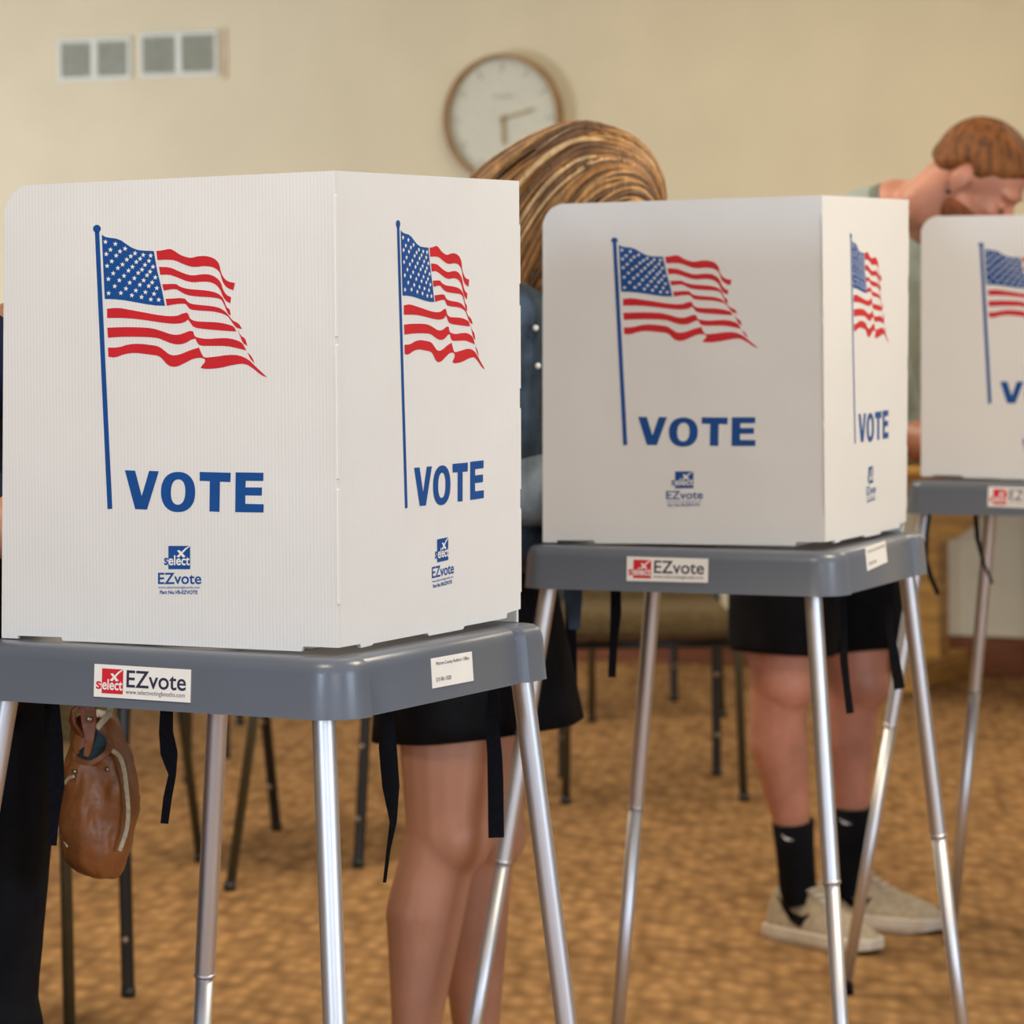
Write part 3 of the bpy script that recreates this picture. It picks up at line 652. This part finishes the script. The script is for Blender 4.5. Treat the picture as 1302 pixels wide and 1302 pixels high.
def hand_prims(mb, wrist, d, n, side, curl=.55, k=1.0):
    """d: towards the fingers, n: back of the hand, side: thumb side"""
    d = V(d).normalized(); n = V(n); n = (n - d * n.dot(d)).normalized(); t = V(side); t = (t - d * t.dot(d) - n * t.dot(n)).normalized()
    R = Matrix((d, t, n)).transposed()
    mb.ball(wrist + d * .045 * k, V((.052, .040, .015)) * k, R=R)
    for i, (o, L_) in enumerate(((.030, .072), (.010, .080), (-.011, .074), (-.031, .058))):
        p = wrist + d * .080 * k + t * o * k; ang = 0; pr = .0085 * k
        for j, fr in enumerate((.45, .30, .25)):
            ang += curl * (.7 + .25 * j); q2 = p + (d * math.cos(ang) - n * math.sin(ang) + t * o * 1.2) .normalized() * L_ * fr * k
            mb.cone(p, pr, q2, pr * .90); p = q2; pr *= .90
    p = wrist + d * .018 * k + t * .026 * k; q2 = p + (d * .6 + t * .8 - n * .2).normalized() * .038 * k; q3 = q2 + (d * .95 + t * .1 - n * .35).normalized() * .030 * k
    mb.cone(p, .013 * k, q2, .0105 * k); mb.cone(q2, .0105 * k, q3, .008 * k)
def leg_prims(mb, hip, knee, ank, F, rt=.078, rk=.056, rc=.052, ra=.031):
    hip, knee, ank = V(hip), V(knee), V(ank)
    mb.cone(hip, rt, hip.lerp(knee, .55), (rt + rk) / 2 + .004); mb.cone(hip.lerp(knee, .55), (rt + rk) / 2 + .004, knee, rk)
    mb.ball(knee + F * .008 - UP * .012, rk * .95)
    pts = [(knee - F * .004, rk * .92), (knee.lerp(ank, .16) - F * .012, rc * .97), (knee.lerp(ank, .32) - F * .018, rc), (knee.lerp(ank, .52) - F * .012, rc * .80), (knee.lerp(ank, .72) - F * .004, ra * 1.12), (ank, ra)]
    for (a, r0), (b, r1) in zip(pts, pts[1:]): mb.cone(a, r0, b, r1)
    mb.cone(knee, rk * .8, ank, ra * .9)
def foot_prims(mb, ank, F): mb.cone(ank, .031, ank - F * .01 - UP * .035, .027); mb.cone(ank - UP * .02, .026, ank + F * .05 - UP * .055, .018)
def shoe(root, ank, F, length=.29, mats=(M_shoe, M_sole), mark=None, name='shoe'):
    """outline lofted from heel to toe"""
    F = V(F).normalized(); S = F.cross(UP); base = V((ank.x, ank.y, 0)) - F * length * .27; rings = []; sole = []
    prof = [(0, .024, .070), (.03, .031, .096), (.10, .035, .108), (.20, .037, .112), (.32, .038, .116), (.42, .040, .106), (.52, .043, .090), (.64, .047, .076), (.78, .048, .064), (.90, .042, .052), (.97, .030, .040), (1.0, .016, .030)]
    for t, w_, h in prof:
        c = base + F * length * t; n = 20; r = []
        for i in range(n):
            a = 2 * math.pi * i / n; x = math.cos(a); z = math.sin(a)
            r.append(c + S * w_ * math.copysign(abs(x) ** .8, x) * (1 - .35 * max(0, z)) + UP * (.022 + (h - .022) * (max(z, -.1) if z > 0 else z * .1)))
        rings.append(r)
        lift = .010 * max(0, (t - .8) / .2) + .004 * max(0, (.1 - t) / .1)
        so = []
        for x, z in ((-1, lift), (1, lift), (1.06, .012 + lift), (1.02, .030), (-1.02, .030), (-1.06, .012 + lift)): so.append(c + S * (w_ + .003) * x + UP * z + F * (-.006 if t == 0 else (.006 if t == 1 else 0)))
        sole.append(so)
    q = MB(); q.loft(rings, 0); sh = q.build(name, mats[0], root, smooth=True)
    q = MB(); q.loft(sole, 0); q.build('sole', mats[1], sh, bevel=.003)
    if mark:      # curved tick on the outer side
        for sd in (-1, 1):
            q = MB(); u_ = [(.10, .086), (.20, .068), (.30, .052), (.40, .046), (.47, .064)]; lo = []; hi = []
            for i, (t, z) in enumerate(u_):
                w_ = .0375 + .004 * max(0, (t - .35) / .25); th = (.001, .004, .008, .010, .001)[i]; zz = lambda z_: max(0, (z_ - .022) / .075)
                for arr, z2 in ((lo, z - th), (hi, z + th)):
                    xw = w_ * (max(.05, 1 - zz(z2) ** 2)) ** .4 * (1 - .35 * zz(z2)) + .0035
                    arr.append(base + F * length * t + S * sd * xw + UP * z2)
            n = len(lo); q.add(lo + hi + [p - S * sd * .004 for p in lo + hi], [(i, i + 1, n + i + 1, n + i) for i in range(n - 1)] + [(2 * n + i, 3 * n + i, 3 * n + i + 1, 2 * n + i + 1) for i in range(n - 1)] + [(i, 2 * n + i, 2 * n + i + 1, i + 1) for i in range(n - 1)] + [(n + i, n + i + 1, 3 * n + i + 1, 3 * n + i) for i in range(n - 1)])
            q.build('side_mark', M_black, sh, smooth=False)
        q = MB()
        for i in range(5):
            t = .36 + .055 * i; c = base + F * length * t + UP * (.112 - .009 * i)
            q.tube([c - S * .020, c + UP * .003, c + S * .020], .0028, n=8)
        q.build('laces', mats[1], sh, smooth=True)
    return sh
def shell(c, f, s, u, rad, fn, m, name, root, n=56):
    """hair or beard: a bulged ellipsoid that dips under the skin where there is no hair"""
    q = MB(); rows = n // 2; vs = []
    for i in range(rows + 1):
        for j in range(n):
            t = math.pi * (i + .001) / (rows + .002); p = 2 * math.pi * j / n
            d = V((math.sin(t) * math.cos(p), math.sin(t) * math.sin(p), math.cos(t)))
            h = fn(d); vs.append(c + f * d.x * (rad[0] + h) + s * d.y * (rad[1] + h) + u * d.z * (rad[2] + h))
    fs = [(i * n + j, i * n + (j + 1) % n, (i + 1) * n + (j + 1) % n, (i + 1) * n + j) for i in range(rows) for j in range(n)]
    q.add(vs, fs); return q.build(name, m, root, smooth=True)
def sstep(a, b, x): t = max(0, min(1, (x - a) / (b - a))); return t * t * (3 - 2 * t)

# ---- blond voter at the middle booth
_, C2, e1, e2 = b2
F = e1; S = -e2      # S towards the camera side (her right)
mid = C2 - e1 * (.408 + .235) + e2 * .17
wo = empty('person', (mid.x, mid.y, 0), 'person with long blond hair bent over the middle booth, in denim shirt and black skirt', 'person')
def wp(px, py, off): # a point on her, off = metres towards the camera from her mid depth
    return P(px, py, 5.08 - off)
q = MB()
hipn, hipf = wp(575, 690, .07), wp(608, 690, -.07)
kn, kf = wp(570, 1052, .10), wp(617, 1052, -.10)
an, af = wp(517, 1395, .10), wp(604, 1400, -.12)
leg_prims(q, hipn, kn, an, F, .086, .060, .054, .031); leg_prims(q, hipf, kf, af, F, .086, .056, .052, .031)
q.ball(kn - UP * .005, .058); foot_prims(q, an, F); foot_prims(q, af, F)
chest = wp(655, 470, 0); neck = wp(705, 330, 0); pel = wp(590, 690, 0)
q.cone(pel, .12, wp(620, 560, 0), .10); q.cone(wp(620, 560, 0), .10, chest, .105)
q.cone(chest + (neck - chest) * .4, .06, neck, .048)
hf, hs, hu = frame(F, 1.0); hc = wp(753, 268, 0)
q.cone(neck, .048, hc - hf * .045 - hu * .03, .050); head_prims(q, hc, hf, hs, hu, .90)
shn, shf = chest + UP * .075 + F * .035 - S * 0 + S * .135, chest + UP * .075 + F * .035 - S * .135
eln, elf = wp(655, 622, .10), wp(690, 622, -.16)
wrn = C2 - e1 * .27 + e2 * .10 + UP * .955; wrf = C2 - e1 * .26 + e2 * .27 + UP * .955
for a, b, c_, sg in ((shn, eln, wrn, 1), (shf, elf, wrf, -1)):
    q.cone(a, .045, b, .038); q.cone(b, .037, c_, .024); hand_prims(q, c_, e1 - UP * .12, UP, -S * sg, .5, .92)
remesh(q, 'body', M_skin, wo, .005)
face_parts(wo, hc, hf, hs, hu, .90)
# skirt
q = MB(); rings = []
for (pxl, pxr, y, dh) in ((486, 736, 926, .195), (488, 730, 900, .192), (494, 716, 830, .185), (505, 700, 760, .17), (520, 690, 700, .15), (540, 680, 650, .13)):
    c = wp((pxl + pxr) / 2, y, 0); hw = (pxr - pxl) / 2 * 5.08 / FPX / (.917)
    r = []
    for i in range(40):
        t = 2 * math.pi * i / 40; fold = 1 + (.03 * math.sin(5 * t + 1) + .015 * math.sin(9 * t)) * (1 if y > 800 else .3)
        r.append(c + F * hw * .93 * math.cos(t) * fold + S * dh * math.sin(t) * fold + UP * (.012 * math.cos(t) if y > 880 else 0))
    rings.append(r)
q.loft(rings); q.build('skirt', M_black, wo, smooth=True)
q = MB()
q.cone(wp(603, 660, 0), .135, wp(625, 560, 0), .118); q.cone(wp(625, 560, 0), .118, chest, .125); q.cone(chest, .12, chest + (neck - chest) * .35, .085)
for a, b in ((shn, eln), (shf, elf)): q.cone(chest + (a - chest) * .6, .085, a, .060); q.cone(a, .060, a.lerp(b, .82), .050)
remesh(q, 'denim_shirt', M_denim, wo, .007, 4)
q = MB(); q.tube([neck - (neck - chest) * .40, neck - (neck - chest) * .18], [.078, .066], n=24); q.build('collar', M_denim, wo, smooth=True)
for a, b, c_ in ((shn, eln, wrn), (shf, elf, wrf)):
    q = MB(); q.cone(a.lerp(b, .80), .051, b, .054); q.cone(b, .054, b.lerp(c_, .25), .046); remesh(q, 'rolled_sleeve', M_denim2, wo, .007, 4)
for (x, y) in ((684, 465), (681, 417)):
    q = MB(); q.ball(wp(x, y, .185), (.0042, .003, .0042), n=12); q.build('shirt_button', M_white, wo, smooth=True)
q = MB(); q.ribbon([wp(727, 700, -.06), wp(729, 760, -.08), wp(730, 800, -.08)], (1, .2, 0), [.03, .026, .016], .006); q.build('shirt_tail', M_denim, wo)
q = MB(); q.ribbon([wp(724, 740, -.10), wp(727, 820, -.10), wp(729, 888, -.10)], (1, .2, 0), [.016, .014, .012], .004); q.build('waist_tie', M_black, wo)
for a in (an, af): shoe(wo, a, F, .25, name='shoe')
# hair: template strands on the photograph's side, mirrored to the far side
T = [[(838, 262), (822, 205), (790, 172), (740, 160), (690, 178), (645, 205), (612, 232), (585, 268), (572, 330)],
     [(839, 262), (820, 214), (785, 190), (740, 186), (697, 210), (664, 245), (640, 290), (628, 350), (622, 400)],
     [(840, 264), (818, 228), (785, 216), (748, 226), (715, 258), (690, 300), (670, 340), (656, 380), (650, 420)],
     [(839, 270), (818, 247), (792, 246), (764, 262), (740, 292), (718, 325), (698, 352), (682, 372), (672, 400)],
     [(838, 282), (822, 268), (804, 275), (785, 300), (768, 330), (752, 360), (738, 385), (728, 405), (720, 425)],
     [(838, 300), (828, 296), (818, 310), (808, 335), (798, 360), (790, 385), (784, 405), (778, 420), (774, 440)]]
OFF = [.002, .050, .078, .090, .092, .085]
def catm(pts, n=26):
    out = []
    for k in range(n):
        t = k / (n - 1) * (len(pts) - 1); i = min(int(t), len(pts) - 2); u_ = t - i
        p0, p1, p2, p3 = pts[max(i - 1, 0)], pts[i], pts[i + 1], pts[min(i + 2, len(pts) - 1)]
        out.append(tuple(.5 * (2 * p1[j] + (p2[j] - p0[j]) * u_ + (2 * p0[j] - 5 * p1[j] + 4 * p2[j] - p3[j]) * u_ ** 2 + (3 * p1[j] - p0[j] - 3 * p2[j] + p3[j]) * u_ ** 3) for j in range(len(p1))))
    return out
HR = Matrix((hf, hs, hu)).transposed(); HC = hc - hf * .011 + hu * .025
def outside(p):      # keep a strand on or above the scalp
    d = HR.transposed() @ (p - HC); e = V((d.x / .096, d.y / .078, d.z / .090)); L_ = e.length
    return p if L_ >= 1 else HC + HR @ (d / max(L_, .05))
q = MB()
for side in (1, -1):
    for i in range(0, 250):
        g = i / 250 * 5; gi = min(int(g), 4); fr = g - gi; jx, jy, jo = random.gauss(0, 5), random.gauss(0, 4), random.uniform(-.008, .010); ph = random.uniform(0, 6)
        pts = []
        for j in range(9):
            x = T[gi][j][0] * (1 - fr) + T[gi + 1][j][0] * fr; y = T[gi][j][1] * (1 - fr) + T[gi + 1][j][1] * fr
            o = OFF[gi] * (1 - fr) + OFF[gi + 1] * fr; prof = (.8, .92, 1, 1, 1, .95, .9, .85, .8)[j]
            pts.append((x + jx * (j / 4), y + jy * (1 if j > 2 else .4) + 3.5 * math.sin(ph + j * .9), (o * prof + jo) * side))
        c = catm(pts); path = [outside(wp(x, y, o)) for x, y, o in c]; n = len(path); r = random.uniform(.0020, .0048)
        q.tube(path, [(r * (.55 + .6 * math.sin(math.pi * min(1, k / n * 1.1)) ** .5 + .1) * 1.0) * (1 if k < n - 4 else (n - k) / 5) for k in range(n)], random.choice((0, 0, 1, 1, 1, 2, 2, 2, 3)), n=7)
me_h = q.build('hair', HAIR, wo, smooth=True)
q = MB(); R = Matrix((hf, hs, hu)).transposed(); q.ball(hc - hf * .011 + hu * .025, (.089, .071, .083), R=R, n=24)
q.cone(hc - hf * .05 - UP * .01, .060, wp(690, 275, 0), .048); q.cone(wp(690, 275, 0), .048, wp(655, 330, 0), .040)
remesh(q, 'hair_underlayer', HAIR[2], me_h, .007, 3)

# ---- ginger voter at the far booth
_, C3, e1, e2 = b3
F = e1; S = -e2
mm = V((.62, 6.83, 0))
ma = empty('person', mm, 'person with short ginger hair and beard leaning over the rightmost booth, in black shorts', 'person')
q = MB()
def mp_(px, py, D=6.83): return P(px, py, D)
hn, hfar = mp_(1005, 640, 6.78), mp_(1065, 640, 6.98)
kn, kf = mp_(993, 862, 6.76), mp_(1090, 862, 6.93)
an, af = mp_(1014, 1118, 6.82), mp_(1080, 1108, 6.98)
leg_prims(q, hn, kn, an, F, .09, .060, .055, .030); leg_prims(q, hfar, kf, af, F, .09, .060, .055, .030)
dn = V((.20, -.22, 0)).normalized(); df = V((.24, -.12, 0)).normalized()
foot_prims(q, an, dn); foot_prims(q, af, df)
chest = mp_(1085, 360, 6.84); pel = mp_(1030, 600, 6.86); neck = mp_(1140, 268, 6.80)
q.cone(pel, .13, chest, .13); q.cone(chest, .11, neck, .062)
hf, hs, hu = frame(F, .80); hc = mp_(1244, 230, 6.72)
q.cone(neck - UP * .010, .062, mp_(1207, 252, 6.74), .056); q.cone(mp_(1172, 262, 6.74), .050, mp_(1210, 234, 6.74), .058); q.cone(neck - UP * .03, .055, mp_(1195, 265, 6.74), .050)
head_prims(q, hc, hf, hs, hu, .95)
sn, sf = mp_(1108, 318, 6.84) + S * .17, mp_(1108, 318, 6.84) - S * .17
en, ef = mp_(1142, 556, 6.60), mp_(1170, 556, 6.98)
wn = C3 - e1 * .29 + e2 * .10 + UP * .960; wf = C3 - e1 * .26 + e2 * .27 + UP * .955
for a, b, c_, sg in ((sn, en, wn, 1), (sf, ef, wf, -1)):
    q.cone(a, .055, b, .044); q.cone(b, .043, c_, .028); hand_prims(q, c_, e1 - UP * .12, UP, -S * sg, .5, 1.0)
remesh(q, 'body', M_skin2, ma, .005)
face_parts(ma, hc, hf, hs, hu, .95, M_skin2)
def lut(x, t):
    for (x0, y0), (x1, y1) in zip(t, t[1:]):
        if x <= x1: return y0 + (y1 - y0) * max(0, (x - x0) / (x1 - x0))
    return t[-1][1]
def hairfn(d):       # d.x forward, d.z up in head axes
    zl = lut(d.x, [(-1, -.80), (-.55, -.72), (-.30, -.50), (-.10, -.12), (.15, -.30), (.30, -.20), (.42, .02), (.62, .12), (.80, .34), (1, .50)])
    return -.010 + .019 * sstep(-.10, .34, d.z - zl) + .008 * sstep(-.15, -.6, d.z) * sstep(-.1, -.5, d.x) + .0012 * math.sin(d.x * 37) * math.sin(d.y * 41) * math.sin(d.z * 29)
shell(hc - hf * .0114 + hu * .0266, hf, hs, hu, (.0893, .0713, .0836), hairfn, M_hairr, 'hair', ma, 80)
def beardfn(d):
    a = sstep(.35, .0, d.z) * sstep(-.85, -.45, d.x)
    return -.014 + .022 * a
shell(hc + hf * .026 - hu * .050, hf, hs, hu, (.062, .061, .062), beardfn, M_beard, 'beard', ma, 64)
q = MB(); q.ball(hc + (hf * -.010 - hu * .042) * .95 + S * .079, .005, n=12); q.build('earring', M_frame, ma, smooth=True)
q = MB(); q.cone(pel, .145, pel.lerp(chest, .5), .145); q.cone(pel.lerp(chest, .5), .145, chest, .155); q.cone(chest, .145, chest.lerp(neck, .45), .11)
q.cone(chest.lerp(neck, .3), .10, mp_(1100, 290, 6.82), .078); q.cone(mp_(1060, 330, 6.86), .10, mp_(1112, 282, 6.82), .070)
for a, b in ((sn, en), (sf, ef)): q.cone(chest + (a - chest) * .5, .10, a, .074); q.cone(a, .072, b, .058); q.cone(b, .058, b + (C3 - e1 * .28 + UP * .96 + e2 * .15 - b) * .12, .05)
remesh(q, 'shirt', M_shirt, ma, .007, 4)
cv = (mp_(1207, 240, 6.74) - neck).normalized()
q = MB(); q.tube([neck - cv * .035 - UP * .012, neck + cv * .004 - UP * .010], [.074, .070], n=24, cap=False); o = q.build('collar', mat('collar_band', (.20, .22, .19), .8, noise=.1), ma, smooth=True); sm = o.modifiers.new('s', 'SOLIDIFY'); sm.thickness = .006
# shorts
q = MB(); q.ball(pel - UP * .01, (.165, .165, .11)); q.cone(pel, .155, hn.lerp(hfar, .5), .16)
for h_, k_, top, low in ((hn, kn, 0, 0), (hfar, kf, 0, 0)):
    q.cone(h_, .125, h_.lerp(k_, .45), .112); hem = h_.lerp(k_, .86)
    q.tube([h_.lerp(k_, .3), hem], [.115, .104], n=28)
remesh(q, 'shorts', M_black, ma, .007, 3)
for k_, a_, t0 in ((kn, an, .71), (kf, af, .66)):
    q = MB(); p0 = k_.lerp(a_, t0); q.tube([p0, k_.lerp(a_, .85), a_ - UP * .01, a_ + dn * .012 - UP * .05], [.041, .037, .0365, .036], n=24); sk = q.build('sock', M_black, ma, smooth=True)
    q = MB(); c = k_.lerp(a_, t0 + .09) + V((-.010, -.0425, .012)); pts = [(-.018, .004), (-.008, -.003), (.004, -.003), (.016, .005), (.014, -.004), (.002, -.008), (-.010, -.007)]
    q.loft([[c + V((x, o_ + abs(x) * .35, z)) for x, z in pts] for o_ in (0, .004)]); q.build('sock_mark', M_white, sk)
shoe(ma, an + V((.005, 0, 0)), dn, .262, mark=True); shoe(ma, af + V((.005, 0, 0)), df, .262, mark=True)

# ---- voter at the near booth, mostly outside the frame
_, C1, e1, e2 = b1
F = e1; S = -e2
c1 = C1 - e1 * (.408 + .27) + e2 * .17
ya = empty('person', (c1.x, c1.y, 0), 'person in navy top and black trousers at the left edge, behind the nearest booth', 'person')
q = MB(); X0 = c1 + V((.022, 0, 0))
hn, hfar = X0 + S * .08 + UP * .88, X0 - S * .08 + UP * .88; kn, kf = X0 + S * .10 + UP * .49 + F * .0, X0 - S * .09 + UP * .49 + F * .0; an, af = X0 + S * .10 - F * .04 + UP * .09, X0 - S * .10 - F * .04 + UP * .09
leg_prims(q, hn, kn, an, F); leg_prims(q, hfar, kf, af, F); foot_prims(q, an, F); foot_prims(q, af, F)
pel = X0 + UP * .93; chest = X0 + F * .02 + UP * 1.13 - V((.035, 0, 0)); neck = chest + F * .10 + UP * .06
q.cone(pel, .12, chest, .105); q.cone(chest, .08, neck, .05); hf, hs, hu = frame(F, 1.05); hc = P(122, 434, 3.86)
q.cone(neck, .05, hc - hf * .04 - hu * .03, .05); head_prims(q, hc, hf, hs, hu, .92)
sn, sf = chest + S * .16 + UP * .04, chest - S * .16 + UP * .04; en = P(-24, 655, 3.74); ef = P(20, 640, 4.02); wn = C1 - e1 * .28 + e2 * .10 + UP * .955; wf = C1 - e1 * .26 + e2 * .27 + UP * .955
for a, b, c_, sg in ((sn, en, wn, 1), (sf, ef, wf, -1)): q.cone(a, .045, b, .036); q.cone(b, .036, c_, .025); hand_prims(q, c_, e1 - UP * .12, UP, -S * sg, .5, .95)
remesh(q, 'body', M_skin, ya, .005); face_parts(ya, hc, hf, hs, hu, .92)
q = MB(); q.cone(pel, .125, chest, .118); q.cone(chest, .115, neck, .062); q.cone(neck, .062, neck.lerp(hc, .3), .058)
for a, b in ((sn, en), (sf, ef)): q.cone(chest + (a - chest) * .5, .08, a, .062); q.cone(a, .060, a.lerp(b, .93), .050)
remesh(q, 'navy_top', M_navy, ya, .007, 4)
q = MB(); q.cone(pel + UP * .02, .130, (hn + hfar) / 2, .135)
for h_, k_, a_ in ((hn, kn, an), (hfar, kf, af)):
    q.cone(h_, .108, h_.lerp(k_, .6), .092); q.cone(h_.lerp(k_, .6), .092, k_, .074); q.cone(k_, .074, k_.lerp(a_, .45), .064); q.cone(k_.lerp(a_, .45), .064, a_ + UP * .02, .048)
    for i in range(5): q.cone(k_.lerp(a_, .05 + .07 * i) + F * .02 * math.sin(i * 2), .069 - .002 * i, k_.lerp(a_, .055 + .07 * i) - F * .012, .071 - .002 * i)
remesh(q, 'trousers', M_black, ya, .006, 3)
def cap(d): return -.012 + .026 * sstep(.45, .25, d.x - .6 * d.z)
shell(hc - hf * .012 * .92 + hu * .026, hf, hs, hu, (.089, .070, .083), cap, M_dkhair, 'hair', ya, 56)
for a in (an, af): shoe(ya, a, F, .26, mats=(M_black, M_frame))

# pens held by the voters
for (Cc, x1, x2, lab) in ((C1, *b1[2:], 'blue pen in the right hand of the voter at the nearest booth'), (C2, *b2[2:], 'blue pen in the right hand of the blond voter'), (C3, *b3[2:], 'blue pen in the right hand of the ginger voter')):
    p = Cc - x1 * .175 + x2 * .115 + UP * .9175; q = MB(); q.tube([p, p + (-x1 * .35 + UP * .8 + x2 * -.1).normalized() * .005, p + (-x1 * .35 + UP * .8 + x2 * -.1).normalized() * .135], [.001, .004, .004], n=12)
    tag(q.build('pen', M_pen, smooth=True), lab, 'pen', 'pens in the booths')
# paper ballots lying on the trays
for (Cc, x1, x2, lab) in ((C1, *b1[2:], 'white paper ballot on the tray of the nearest booth'), (C2, *b2[2:], 'white paper ballot on the tray of the middle booth'), (C3, *b3[2:], 'white paper ballot on the tray of the rightmost booth')):
    q = MB(); q.box(Cc - x1 * .17 + x2 * .185 + UP * .9155, (.216, .279, .0012), 0, Matrix((x1, x2, UP)).transposed()); tag(q.build('ballot', M_paper), lab, 'paper', 'ballots on the trays')

# ------------------------------------------------------------------ leather bag hanging at the near voter's side
DB = 3.93
def bp(px, py, o=0): return P(px, py, DB - o)
bag = empty('leather_bag', bp(125, 1113), 'tan brown leather bag hanging under the nearest booth tray, with cream zip tape', 'bag')
prof = [(1113, 118, 140, .030), (1108, 100, 152, .040), (1095, 84, 161, .050), (1075, 76, 168, .056), (1045, 73, 173, .060), (1015, 76, 176, .060), (985, 80, 172, .056), (960, 88, 166, .050), (945, 94, 160, .044), (925, 94, 153, .040), (905, 100, 146, .034)]
q = MB(); rings = []
for y, xl, xr, dh in prof:
    c = bp((xl + xr) / 2, y); hw = (xr - xl) / 2 * DB / FPX; r = []
    for i in range(48):
        t = 2 * math.pi * i / 48; k = 1 + .05 * math.sin(3 * t + y * .05) * (1 if 930 < y < 1100 else .3)
        dent = 1 - .22 * math.exp(-((y - 1015) / 30.) ** 2) * math.exp(-((t - 4.95) / .25) ** 2) + .10 * math.exp(-((y - 1060) / 40.) ** 2) * math.exp(-((t - 4.5) / .3) ** 2) - .12 * math.exp(-((y - (985 + 22 * math.cos(t))) / 9.) ** 2)
        r.append(c + V((math.cos(t) * hw, math.sin(t) * dh * k * dent, 0)))
    rings.append(r)
q.loft(rings); bb = q.build('bag_body', M_leath, bag, smooth=True)
ss = bb.modifiers.new('ss', 'SUBSURF'); ss.levels = 2; ss.render_levels = 2
tx_ = bpy.data.textures.new('leather_folds', 'CLOUDS'); tx_.noise_scale = .035; tx_.noise_depth = 2
dm = bb.modifiers.new('folds', 'DISPLACE'); dm.texture = tx_; dm.texture_coords = 'GLOBAL'; dm.strength = .014; dm.mid_level = .5
# front pocket with an open mouth
def bsurf(px, py, lift=.003):
    for i in range(len(prof) - 1):
        if prof[i + 1][0] <= py <= prof[i][0]:
            t = (py - prof[i][0]) / (prof[i + 1][0] - prof[i][0]); xl, xr, dh = [prof[i][k] * (1 - t) + prof[i + 1][k] * t for k in (1, 2, 3)]
            x = max(-.97, min(.97, (px - (xl + xr) / 2) / ((xr - xl) / 2))); return bp(px, py, dh * math.sqrt(1 - x * x) + lift)
    return bp(px, py, .03)
q = MB(); mouth = [(95, 958), (98, 965), (106, 969), (115, 971), (125, 967), (135, 957), (139, 948), (134, 938), (126, 930), (121, 928), (112, 945), (102, 953)]
q.add([bsurf(x, y, .006) for x, y in mouth] + [bsurf(116, 952, .006)], [(i, (i + 1) % 12, 12) for i in range(12)]); q.build('pocket_lining', M_line, bag)
def band(pts, w_, m, name, lift=.006, th=.0025):
    q = MB(); c = [(x, y) for x, y in catm(pts, 24)]; P3 = [bsurf(x, y, lift) for x, y in c]
    nrm = []
    for i in range(len(P3)):
        t = (P3[min(i + 1, 23)] - P3[max(i - 1, 0)]).normalized(); nrm.append(t.cross(V((0, -1, 0))))
    q.ribbon(P3, nrm, w_, th); return q.build(name, m, bag, bevel=.0008)
band([(95, 957), (98, 965), (115, 970), (134, 958), (139, 946)], .006, M_leath, 'pocket_rim', .007)
band([(142, 954), (152, 962), (158, 980), (161, 1005), (163, 1030), (161, 1055), (152, 1082)], .0048, M_canvas, 'zip_tape', .007)
band([(75, 1052), (80, 1062), (88, 1076)], .0055, M_canvas, 'zip_tape', .006)
band([(81, 998), (87, 990), (94, 987)], .0035, M_canvas, 'zip_tape', .006)
band([(123, 926), (130, 918), (137, 909), (141, 899)], .0065, M_canvas, 'zip_tape', .008)
q = MB(); q.ribbon([bp(110, 962, .05), bp(114, 940, .052), bp(113, 920, .05), bp(112, 905, .045), bp(113, 885, .04)], (1, 0, 0), [.007, .010, .016, .018, .018], .004); q.build('buckle_tab', M_leath2, bag, bevel=.001)
q = MB(); q.ball(bp(113.5, 914.5, .053), (.0035, .002, .0035), n=14); q.build('rivet', M_brass, bag, smooth=True)
for x, y in ((95, 981), (136, 978)):
    q = MB(); q.ball(bsurf(x, y, .004), .0028, n=12); q.build('rivet', M_brass, bag, smooth=True)
# shoulder strap: a folded loop at the top then up to the shoulder
q = MB()
q.ribbon([bp(102, 935, .03), bp(92, 918, .036), bp(93, 903, .038), bp(104, 895, .036), bp(118, 893, .03)], [V((.3, -.9, .3))] * 5, .018, .004)
q.build('strap_loop', M_leath2, bag, bevel=.001)
q = MB(); top = V((-.62, 3.86, 1.19))
q.ribbon([bp(112, 898, .0), bp(88, 860, .0) + V((-.02, 0, 0)), V((-.60, 3.86, .95)), V((-.665, 3.80, 1.10)), top + V((-.06, .0, .02))], [V((.5, -.8, 0))] * 5, .016, .0035)
q.build('shoulder_strap', M_leath2, bag)
